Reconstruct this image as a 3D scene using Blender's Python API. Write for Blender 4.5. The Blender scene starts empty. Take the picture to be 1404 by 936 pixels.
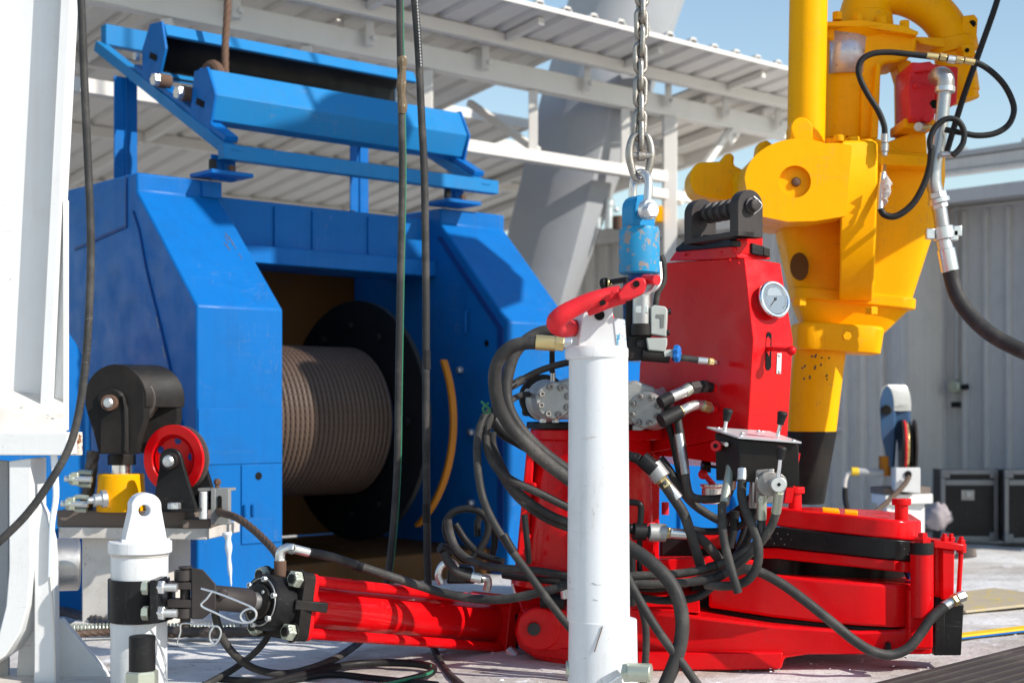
import bpy, math, random
from mathutils import Vector, Matrix, Quaternion, noise
random.seed(7)
scene = bpy.context.scene
col = scene.collection

# ------------------------------------------------------------------ camera, light, exposure
F = 2000.0            # focal length in photo pixels (1404 wide)
HZ = 560.0            # horizon row
CH = 0.90             # camera height
cam_d = bpy.data.cameras.new("camera"); cam = bpy.data.objects.new("camera", cam_d); col.objects.link(cam)
cam.location = (0, 0, CH); cam.rotation_euler = (math.radians(90), 0, 0)
cam_d.sensor_width = 36.0; cam_d.lens = F*36/1404; cam_d.shift_y = (HZ-468)/1404
cam_d.clip_start = 0.05; cam_d.clip_end = 3000
cam_d.dof.use_dof = True; cam_d.dof.focus_distance = 4.85; cam_d.dof.aperture_fstop = 2.8
scene.camera = cam
SUN_AZ, SUN_EL = math.radians(61), math.radians(34)     # azimuth right of the direction behind the camera
sdir = Vector((math.sin(SUN_AZ)*math.cos(SUN_EL), -math.cos(SUN_AZ)*math.cos(SUN_EL), math.sin(SUN_EL)))
w = bpy.data.worlds.new("World"); scene.world = w; w.use_nodes = True
nt = w.node_tree; bg = nt.nodes["Background"]
sky = nt.nodes.new("ShaderNodeTexSky"); sky.sky_type = 'NISHITA'; sky.sun_disc = False
sky.sun_elevation = SUN_EL; sky.sun_rotation = math.atan2(sdir.x, sdir.y)
sky.air_density = 1.3; sky.dust_density = 0.2; sky.ozone_density = 1.6
nt.links.new(sky.outputs[0], bg.inputs[0]); bg.inputs[1].default_value = 0.15
sun_d = bpy.data.lights.new("sun", 'SUN'); sun_d.energy = 5.0; sun_d.angle = math.radians(0.55); sun_d.color = (1.0, 0.95, 0.87)
sun = bpy.data.objects.new("sun", sun_d); col.objects.link(sun)
sun.rotation_euler = sdir.to_track_quat('Z', 'Y').to_euler()
scene.view_settings.view_transform = 'Standard'; scene.view_settings.look = 'None'
scene.view_settings.exposure = 0.18; scene.view_settings.gamma = 1.0

# ------------------------------------------------------------------ coordinates
def P(x, y, Y): return Vector(((x-702)/F*Y, Y, CH+(HZ-y)/F*Y))
def G(x, y, z=0.0):
    Y = (CH-z)*F/(y-HZ); return Vector(((x-702)/F*Y, Y, z))
def pr(r, Y): return r*Y/F
V = Vector
UP = V((0, 0, 1))
AX = V((.747, .665, 0)).normalized(); BX = V((.665, -.747, 0)).normalized()
WO = V((-1.318, 6.1, 0))
def W(u, v, z): return WO+AX*u+BX*v+UP*z

# ------------------------------------------------------------------ materials
def lin(r, g, b):
    f = lambda c: ((c/255+.055)/1.055)**2.4 if c/255 > .04045 else c/255/12.92
    return (f(r), f(g), f(b), 1)
def paint(name, c, rough=.4, metal=0, grime=.25, gcol=(.06, .05, .04, 1), chips=None, ccol=(.2, .17, .14, 1), bump=.12, streak=.12, scale=1., dent=.25, coat=0, spec=.2, scratch=0):
    m = bpy.data.materials.new(name); m.use_nodes = True; t = m.node_tree; N = t.nodes.new; L = t.links.new
    b = t.nodes["Principled BSDF"]; tc = N("ShaderNodeTexCoord")
    def nz(sc, det=6, ro=.6, src=None):
        n = N("ShaderNodeTexNoise"); n.inputs["Scale"].default_value = sc; n.inputs["Detail"].default_value = det; n.inputs["Roughness"].default_value = ro
        L(src or tc.outputs["Object"], n.inputs["Vector"]); return n.outputs[0]
    def ramp(a, lo, hi, o0=0., o1=1.):
        r = N("ShaderNodeMapRange"); r.inputs[1].default_value = lo; r.inputs[2].default_value = hi; r.inputs[3].default_value = o0; r.inputs[4].default_value = o1
        L(a, r.inputs[0]); return r.outputs[0]
    def mix(f, a, bb, mode='MIX'):
        x = N("ShaderNodeMix"); x.data_type = 'RGBA'; x.blend_type = mode
        if isinstance(f, float): x.inputs[0].default_value = f
        else: L(f, x.inputs[0])
        for i, q in ((6, a), (7, bb)):
            if isinstance(q, tuple): x.inputs[i].default_value = q
            else: L(q, x.inputs[i])
        return x.outputs[2]
    n1 = nz(4*scale, 9, .65)
    out = mix(ramp(n1, .48, .78, 0, grime), c if len(c) == 4 else c+(1,), gcol)
    if streak:
        mp = N("ShaderNodeMapping"); mp.inputs["Scale"].default_value = (22*scale, 22*scale, 1.1*scale); L(tc.outputs["Object"], mp.inputs[0])
        s = nz(1.0, 5, .6, mp.outputs[0])
        out = mix(ramp(s, .5, .8, 0, streak), out, gcol)
        s2 = nz(1.6*scale, 3, .5)
        out = mix(ramp(s2, .3, .7, 0, .16), out, (min(1, c[0]*1.3+.004), min(1, c[1]*1.3+.004), min(1, c[2]*1.3+.004), 1))
    if chips:
        n2 = nz(26*scale, 10, .72)
        out = mix(ramp(n2, chips, chips+.02), out, ccol)
    if scratch:
        for sc_, rot in (((2.2, 2.2, 46), .5), ((40, 3, 2.4), -.4)):
            mp = N("ShaderNodeMapping"); mp.inputs["Scale"].default_value = sc_; mp.inputs["Rotation"].default_value = (rot, rot*.7, rot); L(tc.outputs["Object"], mp.inputs[0])
            a_ = nz(1.0, 2, .5, mp.outputs[0]); a1 = ramp(a_, .515, .521); a2 = ramp(a_, .527, .521)
            mm = N("ShaderNodeMath"); mm.operation = 'MULTIPLY'; L(a1, mm.inputs[0]); L(a2, mm.inputs[1])
            m2 = N("ShaderNodeMath"); m2.operation = 'MULTIPLY'; L(mm.outputs[0], m2.inputs[0]); L(ramp(nz(2.3*scale, 4, .6), .53, .62, 0, scratch), m2.inputs[1])
            out = mix(m2.outputs[0], out, ccol)
    L(out, b.inputs["Base Color"])
    L(ramp(nz(9*scale, 6), .3, .75, max(.05, rough-.12), min(1, rough+.16)), b.inputs["Roughness"])
    b.inputs["Metallic"].default_value = metal
    if not metal: b.inputs["Specular IOR Level"].default_value = spec
    if coat: b.inputs["Coat Weight"].default_value = coat; b.inputs["Coat Roughness"].default_value = .12
    bp = N("ShaderNodeBump"); bp.inputs["Strength"].default_value = bump; bp.inputs["Distance"].default_value = .004
    L(nz(90*scale, 4, .6), bp.inputs["Height"])
    if dent:
        b2 = N("ShaderNodeBump"); b2.inputs["Strength"].default_value = dent; b2.inputs["Distance"].default_value = .012
        L(nz(5*scale, 2, .4), b2.inputs["Height"]); L(b2.outputs[0], bp.inputs["Normal"])
    L(bp.outputs[0], b.inputs["Normal"])
    return m
M = {}
M['blue'] = paint('blue paint', (.004, .125, .40), .42, spec=.12, scratch=.5, chips=.70, ccol=(.16, .20, .26, 1), grime=.35, gcol=(.015, .05, .12, 1), streak=.2)
M['blue_faded'] = paint('faded blue paint', (.012, .175, .42), .45, spec=.15, scratch=.4, chips=.67, ccol=(.25, .22, .2, 1), grime=.3, gcol=(.05, .12, .25, 1), streak=.25)
M['blue_chipped'] = paint('chipped light blue paint', (.013, .24, .46), .45, chips=.545, ccol=(.27, .23, .20, 1), grime=.5, gcol=(.09, .13, .17, 1), scale=1.3)
M['blue_dark'] = paint('dark blue enamel', (.01, .05, .22), .35)
M['yellow'] = paint('yellow paint', (.90, .405, .001), .42, spec=.09, scratch=.5, chips=.70, ccol=(.2, .16, .12, 1), grime=.28, gcol=(.5, .2, .004, 1), streak=.14, scale=1.4)
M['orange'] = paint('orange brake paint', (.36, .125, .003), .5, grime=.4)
M['orange_shaded'] = paint('shade darkened orange paint', (.075, .030, .003), .6, grime=.8, gcol=(.03, .02, .012, 1))  # orange with the deep shade of the drum bay put into its colour
M['red'] = paint('glossy red paint', (.66, .004, .007), .23, scratch=.35, chips=.72, ccol=(.3, .06, .05, 1), grime=.3, gcol=(.34, .005, .007, 1), streak=.16, coat=.0, bump=.06, spec=.2)
M['red_gloss'] = paint('wet gloss red paint', (.64, .004, .007), .16, spec=.45, scratch=.4, chips=.73, ccol=(.3, .06, .05, 1), grime=.3, gcol=(.3, .005, .006, 1), streak=.12, bump=.05)
M['red_worn'] = paint('worn red paint', (.66, .022, .03), .4, chips=.64, ccol=(.36, .12, .11, 1), grime=.5, gcol=(.25, .02, .02, 1), scale=1.6)
M['white'] = paint('white paint', (.66, .665, .66), .42, scratch=.4, chips=.69, ccol=(.3, .22, .15, 1), grime=.35, gcol=(.5, .47, .42, 1), streak=.25)
M['white_post'] = paint('white post paint', (.66, .67, .675), .38, scratch=.7, chips=.68, ccol=(.36, .30, .24, 1), grime=.5, gcol=(.46, .44, .41, 1), streak=.35)
M['dirty_white'] = paint('dirty white paint', (.64, .60, .55), .6, chips=.63, ccol=(.26, .21, .17, 1), grime=.8, gcol=(.27, .22, .18, 1))
M['rusty_white'] = paint('rusting white paint', (.68, .62, .54), .7, chips=.53, ccol=(.22, .075, .02, 1), grime=.5, gcol=(.3, .14, .06, 1), scale=1.4)
M['grey_paint'] = paint('grey structural paint', (.34, .345, .355), .5, grime=.3, gcol=(.24, .24, .25, 1))
M['canopy_white'] = paint('dusty white sheet metal', (.66, .63, .585), .55, grime=.4, gcol=(.55, .50, .45, 1), streak=.1)
M['wall'] = paint('grey blue wall cladding', (.50, .49, .48), .5, grime=.35, gcol=(.22, .23, .25, 1), streak=.25)
M['wall_warm'] = paint('warm grey container panel', (.66, .62, .57), .55, grime=.3, gcol=(.3, .28, .26, 1), streak=.2)
M['black'] = paint('black paint', (.010, .010, .011), .36, grime=.4, gcol=(.03, .027, .024, 1), chips=.71, ccol=(.12, .11, .10, 1), scratch=.4, streak=.1)
M['black_worn'] = paint('oily black steel', (.013, .012, .0115), .45, grime=.6, gcol=(.05, .037, .028, 1), chips=.69, ccol=(.2, .17, .15, 1))
M['bracket'] = paint('brown black steel', (.036, .030, .029), .48, grime=.5, gcol=(.1, .085, .075, 1), bump=.1)
M['rubber'] = paint('black rubber hose', (.035, .034, .033), .55, grime=.8, gcol=(.15, .135, .12, 1), chips=.69, ccol=(.27, .25, .22, 1), bump=.25, scratch=.4, scale=1.6)
M['rubber_dark'] = paint('dark rubber', (.014, .014, .015), .5, grime=.5, gcol=(.05, .045, .04, 1), bump=.15)
M['green_stripe'] = paint('green hose stripe', (.03, .19, .10), .5, grime=.4)
M['tape'] = paint('muddy tape', (.15, .11, .07), .8, chips=.58, ccol=(.42, .36, .26, 1), scale=2)
M['steel'] = paint('bare steel', (.46, .45, .44), .34, metal=.85, grime=.45, gcol=(.2, .17, .14, 1), bump=.15)
M['zinc'] = paint('zinc plated steel', (.66, .67, .66), .28, metal=.8, grime=.25, gcol=(.4, .37, .3, 1), bump=.08)
M['zinc_green'] = paint('zinc steel with green tint', (.46, .49, .40), .35, metal=.6, grime=.4, gcol=(.3, .28, .2, 1))
M['alu'] = paint('cast aluminium', (.36, .36, .35), .45, metal=.55, grime=.4, gcol=(.3, .29, .27, 1), bump=.2)
M['alu_plate'] = paint('brushed panel', (.66, .66, .66), .4, metal=.4, grime=.25, gcol=(.4, .38, .36, 1))
M['brass'] = paint('brass fitting', (.66, .52, .24), .3, metal=.8, grime=.35, gcol=(.3, .22, .1, 1))
M['chrome'] = paint('chrome', (.78, .79, .8), .12, metal=1., grime=.1, streak=0)
M['grey_box'] = paint('pale grey plastic', (.40, .42, .39), .55, grime=.5, gcol=(.25, .24, .21, 1))
M['rope'] = paint('greasy wire rope', (.088, .054, .036), .62, metal=.05, grime=.7, gcol=(.07, .05, .04, 1), streak=0, dent=0)
M['rope_dark'] = paint('dark wire rope', (.10, .08, .07), .45, metal=.35, grime=.6, gcol=(.035, .03, .025, 1), streak=0, dent=0)
M['rust'] = paint('rusty steel', (.13, .075, .05), .7, grime=.6, gcol=(.05, .035, .03, 1))
M['flange_black'] = paint('oily black flange', (.007, .007, .007), .5, grime=.3, gcol=(.016, .013, .011, 1))
M['hole'] = paint('dark hole', (.006, .006, .006), .8, grime=0, streak=0, dent=0)
M['plank'] = paint('weathered dark plate', (.16, .128, .108), .65, grime=.7, gcol=(.15, .12, .10, 1))
M['ice'] = paint('ice', (.72, .78, .84), .2, grime=.1, streak=0)
M['cloth'] = paint('pale rag', (.33, .29, .30), .9, grime=.5, gcol=(.3, .27, .27, 1))
M['plastic'] = paint('clear wrap', (.75, .72, .68), .25, grime=.1, streak=0)
M['bluecap'] = paint('blue knob plastic', (.015, .16, .5), .3)
M['yellow_strip'] = paint('yellow deck edging', (.80, .52, .02), .6, grime=.5, gcol=(.4, .3, .12, 1), chips=.64, ccol=(.45, .4, .32, 1))
M['guide_grey'] = paint('grey guide plate', (.23, .235, .23), .5, grime=.4)
M['mat'] = paint('ribbed dark mat', (.055, .045, .042), .7, grime=.8, gcol=(.13, .11, .10, 1))
M['weld'] = paint('blue weld line', (.006, .05, .2), .5)

def dial_mat():
    m = bpy.data.materials.new('dial face'); m.use_nodes = True
    b = m.node_tree.nodes["Principled BSDF"]; b.inputs["Base Color"].default_value = (.20, .235, .26, 1); b.inputs["Roughness"].default_value = .12
    b.inputs["Coat Weight"].default_value = .8; return m
M['dial'] = dial_mat()
def nameplate_mat():
    m = paint('worn metal nameplate', (.58, .60, .66), .3, metal=.5, grime=.6, gcol=(.40, .24, .14, 1), chips=.6, ccol=(.3, .3, .33, 1)); return m
M['nameplate'] = nameplate_mat()
def ground_mat():
    m = bpy.data.materials.new('snowy deck'); m.use_nodes = True; t = m.node_tree; N = t.nodes.new; L = t.links.new
    b = t.nodes["Principled BSDF"]; g = N("ShaderNodeNewGeometry")
    def nz(sc, det, ro, mapping=None):
        src = g.outputs["Position"]
        if mapping: mp = N("ShaderNodeMapping"); mp.inputs["Scale"].default_value = mapping; L(src, mp.inputs[0]); src = mp.outputs[0]
        n = N("ShaderNodeTexNoise"); n.inputs["Scale"].default_value = sc; n.inputs["Detail"].default_value = det; n.inputs["Roughness"].default_value = ro
        L(src, n.inputs["Vector"]); return n.outputs[0]
    def rp(a, lo, hi, o0=0., o1=1.):
        r = N("ShaderNodeMapRange"); r.inputs[1].default_value = lo; r.inputs[2].default_value = hi; r.inputs[3].default_value = o0; r.inputs[4].default_value = o1; L(a, r.inputs[0]); return r.outputs[0]
    def mix(f, a, bb):
        x = N("ShaderNodeMix"); x.data_type = 'RGBA'; L(f, x.inputs[0])
        for i, q in ((6, a), (7, bb)):
            if isinstance(q, tuple): x.inputs[i].default_value = q
            else: L(q, x.inputs[i])
        return x.outputs[2]
    a = mix(rp(nz(1.3, 10, .65), .40, .60), (.74, .72, .70, 1), (.47, .43, .39, 1))
    a = mix(rp(nz(3.2, 10, .7, (1, 2.6, 1)), .575, .66), a, (.20, .165, .14, 1))
    a = mix(rp(nz(14, 8, .7), .60, .70, 0, .75), a, (.10, .085, .075, 1))
    a = mix(rp(nz(.55, 4, .5), .56, .66, 0, .75), a, (.33, .25, .14, 1))
    a = mix(rp(nz(5, 10, .75), .58, .62), a, (.80, .80, .82, 1))
    L(a, b.inputs["Base Color"]); L(rp(nz(4, 6, .6), .3, .7, .45, .9), b.inputs["Roughness"])
    bp = N("ShaderNodeBump"); bp.inputs["Strength"].default_value = .6; bp.inputs["Distance"].default_value = .02
    L(nz(22, 10, .7), bp.inputs["Height"]); L(bp.outputs[0], b.inputs["Normal"]); return m
M['ground'] = ground_mat()

# ------------------------------------------------------------------ mesh building
def frame(d, hint=None):
    d = d.normalized(); h = hint or (UP if abs(d.z) < .95 else V((1, 0, 0)))
    x = h.cross(d); x = x.normalized() if x.length > 1e-6 else V((1, 0, 0)); return x, d.cross(x)
def spline(pts, sub=6):
    if len(pts) < 3 or sub < 2: return [V(p) for p in pts]
    out = []; n = len(pts)
    for i in range(n-1):
        p0 = pts[max(i-1, 0)]; p1 = pts[i]; p2 = pts[i+1]; p3 = pts[min(i+2, n-1)]
        for k in range(sub):
            t = k/sub
            out.append(.5*((2*p1)+(p2-p0)*t+(2*p0-5*p1+4*p2-p3)*t*t+(3*p1-p0-3*p2+p3)*t**3))
    out.append(V(pts[-1])); return out
class MB:
    def __init__(s): s.v = []; s.f = []
    def add(s, vs, fs):
        o = len(s.v); s.v += [V(p) for p in vs]; s.f += [[i+o for i in f] for f in fs]; return s
    def prism(s, pts, vec):
        n = len(pts); vec = V(vec)
        return s.add([V(p) for p in pts]+[V(p)+vec for p in pts], [list(range(n)), list(range(2*n-1, n-1, -1))]+[[i, i+n, (i+1) % n+n, (i+1) % n] for i in range(n)])
    def box(s, c, dx, dy, dz):      # half-vectors
        c = V(c); q = [c-dx-dy-dz, c+dx-dy-dz, c+dx+dy-dz, c-dx+dy-dz]
        return s.prism(q, dz*2)
    def bar(s, p0, p1, wd, ht, hint=None):
        d = p1-p0; x, y = frame(d, hint); q = [p0+x*a*wd/2+y*b*ht/2 for a, b in ((-1, -1), (1, -1), (1, 1), (-1, 1))]
        return s.prism(q, d)
    def loft(s, rings, cap=True, closed=True):
        n = len(rings[0]); vs = [p for r in rings for p in r]; fs = []
        for k in range(len(rings)-1):
            for i in range(n if closed else n-1):
                j = (i+1) % n; fs.append([k*n+i, k*n+j, (k+1)*n+j, (k+1)*n+i])
        if cap: fs += [list(range(n-1, -1, -1)), [(len(rings)-1)*n+i for i in range(n)]]
        return s.add(vs, fs)
    def lathe(s, p, d, prof, n=24, cap=True):
        x, y = frame(V(d)); d = V(d).normalized()
        return s.loft([[p+d*t+(x*math.cos(2*math.pi*i/n)+y*math.sin(2*math.pi*i/n))*r for i in range(n)] for t, r in prof], cap)
    def cyl(s, p0, p1, r0, r1=None, n=20):
        d = p1-p0; return s.lathe(p0, d, [(0, r0), (d.length, r0 if r1 is None else r1)], n)
    def tube(s, pts, r, n=10, sub=6, lobes=0, lay=.15):
        q = spline(pts, sub); rings = []; x = None; acc = 0
        for i, p in enumerate(q):
            d = (q[min(i+1, len(q)-1)]-q[max(i-1, 0)]).normalized()
            if x is None: x, y = frame(d)
            else:
                x = x-d*x.dot(d); x.normalize(); y = d.cross(x)
            if i: acc += (p-q[i-1]).length
            rr = r(i/(len(q)-1)) if callable(r) else r
            ring = []
            for k in range(n):
                a = 2*math.pi*k/n; rad = rr
                if lobes: rad = rr*(.74+.32*abs(math.cos(lobes*.5*(a-2*math.pi*acc/lay))))
                ring.append(p+(x*math.cos(a)+y*math.sin(a))*rad)
            rings.append(ring)
        return s.loft(rings)
    def rope(s, pts, r, lay=None):
        lay = lay or r*14; q = spline(pts, 8); L = sum((q[i+1]-q[i]).length for i in range(len(q)-1)); k = max(8, int(L/(lay/36)))
        out = [q[0]]; step = L/k; need = step
        for i in range(len(q)-1):
            a, b = q[i], q[i+1]; l = (b-a).length; pos = 0
            while l-pos >= need and l > 0: pos += need; out.append(a+(b-a)*(pos/l)); need = step
            need -= (l-pos)
        return s.tube(out, r, 18, 1, 6, lay)
    def torus(s, c, ax, R, r, n=28, m=10, a0=0, a1=2*math.pi, x=None):
        ax = V(ax).normalized()
        if x is None: x, y = frame(ax)
        else: y = ax.cross(x)
        full = abs(a1-a0-2*math.pi) < 1e-6; k = n if full else n+1; rings = []
        for i in range(k):
            a = a0+(a1-a0)*i/n; o = x*math.cos(a)+y*math.sin(a)
            rings.append([c+o*R+(o*math.cos(2*math.pi*j/m)+ax*math.sin(2*math.pi*j/m))*r for j in range(m)])
        if full: rings.append(rings[0])
        return s.loft(rings, not full)
    def band(s, c, ax, R0, R1, wd, n=40, a0=0, a1=2*math.pi, x=None):   # annular ring of rectangular section
        ax = V(ax).normalized()
        if x is None: x, y = frame(ax)
        else: y = ax.cross(x)
        full = abs(a1-a0-2*math.pi) < 1e-6; rings = []
        for i in range(n+1):
            a = a0+(a1-a0)*i/n; o = x*math.cos(a)+y*math.sin(a)
            rings.append([c+o*R0, c+o*R1, c+o*R1+ax*wd, c+o*R0+ax*wd])
        return s.loft(rings, not full)
    def sphere(s, c, r, n=14, sc=(1, 1, 1)):
        rings = [[V((c.x+sc[0]*r*math.sin(t)*math.cos(2*math.pi*i/n), c.y+sc[1]*r*math.sin(t)*math.sin(2*math.pi*i/n), c.z-sc[2]*r*math.cos(t))) for i in range(n)] for t in [math.pi*(k+.02)/(n/2+.04) for k in range(n//2+1)]]
        return s.loft(rings)
WL = {}
def build(mb, name, mat, parent=None, bevel=0.0, ang=35, label=None, cat=None, group=None, kind=None, seg=2):
    lo = V([min(p[i] for p in mb.v) for i in range(3)]); hi = V([max(p[i] for p in mb.v) for i in range(3)]); c = (lo+hi)/2
    if parent is None: c.z = lo.z
    me = bpy.data.meshes.new(name); me.from_pydata([p-c for p in mb.v], [], mb.f); me.materials.append(M[mat] if isinstance(mat, str) else mat)
    import bmesh
    bm = bmesh.new(); bm.from_mesh(me); bmesh.ops.remove_doubles(bm, verts=bm.verts, dist=1e-6); bmesh.ops.recalc_face_normals(bm, faces=bm.faces); bm.to_mesh(me); bm.free()
    for p in me.polygons: p.use_smooth = True
    me.set_sharp_from_angle(angle=math.radians(ang))
    o = bpy.data.objects.new(name, me); col.objects.link(o); WL[o] = c
    if parent: o.parent = parent; o.location = c-WL[parent]
    else: o.location = c
    if bevel:
        b = o.modifiers.new("bevel", 'BEVEL'); b.width = bevel; b.segments = seg; b.limit_method = 'ANGLE'; b.angle_limit = math.radians(40); b.use_clamp_overlap = True
    tag(o, label, cat, group, kind); return o
def tag(o, label=None, cat=None, group=None, kind=None):
    for k, v in (('label', label), ('category', cat), ('group', group), ('kind', kind)):
        if v: o[k] = v
def thing(name, label, cat, loc, group=None):
    o = bpy.data.objects.new(name, None); col.objects.link(o); o.location = loc; o.empty_display_size = .05; WL[o] = V(loc); tag(o, label, cat, group); return o
MESH = {}
def inst(key, mk, mat, name, loc, d, scale, parent, spin=0, bevel=0):   # shared mesh, Z of the mesh along d
    k = (key, mat)
    if k not in MESH:
        mb = MB(); mk(mb); o = build(mb, name, mat, parent, bevel); MESH[k] = o
    else:
        o = MESH[k].copy(); o.name = name; col.objects.link(o)
        for q in ('label', 'category', 'group', 'kind'):
            if q in o: del o[q]
    o.parent = parent; o.location = V(loc)-WL[parent]; WL[o] = V(loc)
    d = V(d).normalized(); x, y = frame(d); m = Matrix((x, y, d)).transposed() @ Matrix.Rotation(spin, 3, 'Z')
    o.rotation_mode = 'QUATERNION'; o.rotation_quaternion = m.to_quaternion(); o.scale = scale; return o
def mk_hex(mb):
    mb.lathe(V((0, 0, -.5)), UP, [(0, 1), (.85, 1), (1, .86)], 6)
def mk_cap(mb):     # socket head cap screw
    mb.lathe(V((0, 0, -.5)), UP, [(0, 1), (.85, 1), (1, .9), (1, .5), (.55, .45)], 14)
def mk_round(mb): mb.lathe(V((0, 0, -.5)), UP, [(0, 1), (.5, 1), (.85, .75), (1, .3)], 14)
def hexb(p, d, r, h, parent, mat='zinc', name='bolt', spin=.3): return inst('hex', mk_hex, mat, name, p+V(d).normalized()*h/2, d, (r, r, h), parent, spin)
def capb(p, d, r, h, parent, mat='zinc', name='bolt'): return inst('cap', mk_cap, mat, name, p+V(d).normalized()*h/2, d, (r, r, h), parent)
def rivet(p, d, r, h, parent, mat='zinc', name='bolt'): return inst('rnd', mk_round, mat, name, p+V(d).normalized()*h/2, d, (r, r, h), parent)
def PP(pts, Y=None): return [P(q[0], q[1], q[2] if len(q) > 2 else Y) for q in pts]
def slab(pts, Y, vec): return MB().prism(PP(pts, Y), vec)
def arc(cx, cy, r, a0, a1, n=12, ry=None):
    ry = ry or r; return [(cx+r*math.cos(math.radians(a0+(a1-a0)*i/n)), cy-ry*math.sin(math.radians(a0+(a1-a0)*i/n))) for i in range(n+1)]
def hose(name, pts, Y, r, parent=None, mat='rubber', label=None, cat=None, group=None, n=12, sub=8):
    q = PP(pts, Y); Ym = sum(p.y for p in q)/len(q)
    return build(MB().tube(q, pr(r, Ym), n, sub), name, mat, parent, 0, 60, label, cat, group)
def pcyl(x0, y0, Y0, x1, y1, Y1, r, parent, name, mat, r1=None, n=24, bevel=.002, prof=None):
    a, b = P(x0, y0, Y0), P(x1, y1, Y1); mb = MB()
    mb.cyl(a, b, pr(r, Y0), pr(r if r1 is None else r1, Y1), n)
    return build(mb, name, mat, parent, bevel)

def holed(outer, inner, vec):        # plate with a real hole: bridge the outer and inner loops
    n = len(outer); k = len(inner); mb = MB(); vs = outer+[p+vec for p in outer]+inner+[p+vec for p in inner]; fs = []
    for i in range(n): j = (i+1) % n; fs.append([i, j, n+j, n+i])
    for i in range(k): j = (i+1) % k; fs.append([2*n+j, 2*n+i, 2*n+k+i, 2*n+k+j])
    c = inner[0]*0
    for p in inner: c += p/k
    angs = lambda p: math.atan2(p.z-c.z, (p-c).x)
    for off_o, off_i, flip in ((0, 2*n, 0), (n, 2*n+k, 1)):
        oo = sorted(range(n), key=lambda i: angs(outer[i])); ii = sorted(range(k), key=lambda i: angs(inner[i])); a = b = 0
        while a < n or b < k:
            ta = angs(outer[oo[(a+1) % n]])+(2*math.pi if a+1 >= n else 0); tb = angs(inner[ii[(b+1) % k]])+(2*math.pi if b+1 >= k else 0)
            if b >= k or (a < n and ta <= tb): f = [off_o+oo[a % n], off_o+oo[(a+1) % n], off_i+ii[b % k]]; a += 1
            else: f = [off_o+oo[a % n], off_i+ii[(b+1) % k], off_i+ii[b % k]]; b += 1
            fs.append(f[::-1] if flip else f)
    return mb.add(vs, fs)

# ================================================================== SETTING
def ground():
    xs = sorted(set([-600, -200, -60, -25, -12]+[round(-8+.12*i, 3) for i in range(134)]+[12, 25, 60, 200, 600]))
    ys = sorted(set([-600, -100, -20, -4, 0, 2]+[round(3+.12*i, 3) for i in range(100)]+[18, 25, 40, 80, 200, 700]))
    vs = []; fs = []
    for y in ys:
        for x in xs:
            near = 1 if (-8 <= x <= 8 and 3 <= y <= 15) else 0
            vs.append(V((x, y, -.012+near*(.012*noise.noise(V((x*1.9, y*1.9, 0)))+.008*noise.noise(V((x*6, y*6, 3)))))))
    n = len(xs)
    for j in range(len(ys)-1):
        for i in range(n-1): fs.append([j*n+i, j*n+i+1, (j+1)*n+i+1, (j+1)*n+i])
    o = build(MB().add(vs, fs), 'ground', 'ground', kind='structure', ang=80)
ground()
# snow crumbs lying on the deck: nobody could count them
sn = MB()
for i in range(160):
    x = random.uniform(-3.2, 4.2); y = random.uniform(4.7, 9.5); r = random.choice((.002, .003, .004, .005))*random.uniform(.6, 1.4)
    sn.sphere(V((x, y, .0)), r, 8, (1.4, 1, .6))
for i in range(90):
    t = random.random(); x = .1+1.6*t; y = 4.95+.45*random.random(); sn.sphere(V((x, y, .003)), .002*random.uniform(.5, 2), 8, (1.4, 1, .6))
build(sn, 'snow_crumbs', paint('snow', (.8, .8, .82), .7, grime=.2, streak=0), kind='stuff')
# ribbed mat bottom right: one slab, ribs are its pieces
def mat_pad():
    a = G(1178, 940, .03); b = G(1404, 884, .03); d = (b-a).normalized(); nrm = V((d.y, -d.x, 0))
    L = 4.2; q = [a-d*.6, a+d*L, a+d*L+nrm*1.6, a-d*.6+nrm*1.6]
    root = build(MB().prism([V((p.x, p.y, .0)) for p in q], V((0, 0, .022))), 'ribbed_mat', 'mat', None, .002,
        label='dark ribbed deck mat lying in the bottom right corner', cat='mat')
    for k in range(14):
        c0 = a-d*.58+nrm*(.03+.055*k); c1 = a+d*(L-.02)+nrm*(.03+.055*k); c0.z = c1.z = .0285
        build(MB().bar(c0, c1, .032, .013), 'rib', 'mat', root, .003)
mat_pad()
def yellow_edge():
    a = G(1314, 858, .05); b = G(1460, 842, .05); d = (b-a).normalized(); nn = V((-d.y, d.x, 0))
    a -= d*.05
    root = build(MB().prism([V((p.x, p.y, 0)) for p in (a, b, b+nn*.06, a+nn*.06)], V((0, 0, .012))), 'edge_strip', 'yellow_strip', None, .004, label='raised yellow edging strip on the snowy deck behind the black leg', cat='edging')
    build(MB().prism([V((p.x, p.y, .0)) for p in (a-nn*.016, b-nn*.016, b-nn*.004, a-nn*.004)], V((0, 0, .006))), 'blue_edge', 'blue', root, .002)
    c = G(1324, 834, .02); e = G(1480, 818, .02)
    build(MB().prism([V((p.x, p.y, 0)) for p in (c, e, e+nn*.5, c+nn*.42)], V((0, 0, .012))), 'deck_plate', paint('muddy yellow deck plate', (.44, .37, .26), .7, grime=.8, gcol=(.3, .27, .22, 1), chips=.56, ccol=(.55, .42, .1, 1)), None, .003, label='muddy tan deck plate with worn yellow paint at the right edge', cat='deck plate')
yellow_edge()

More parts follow.
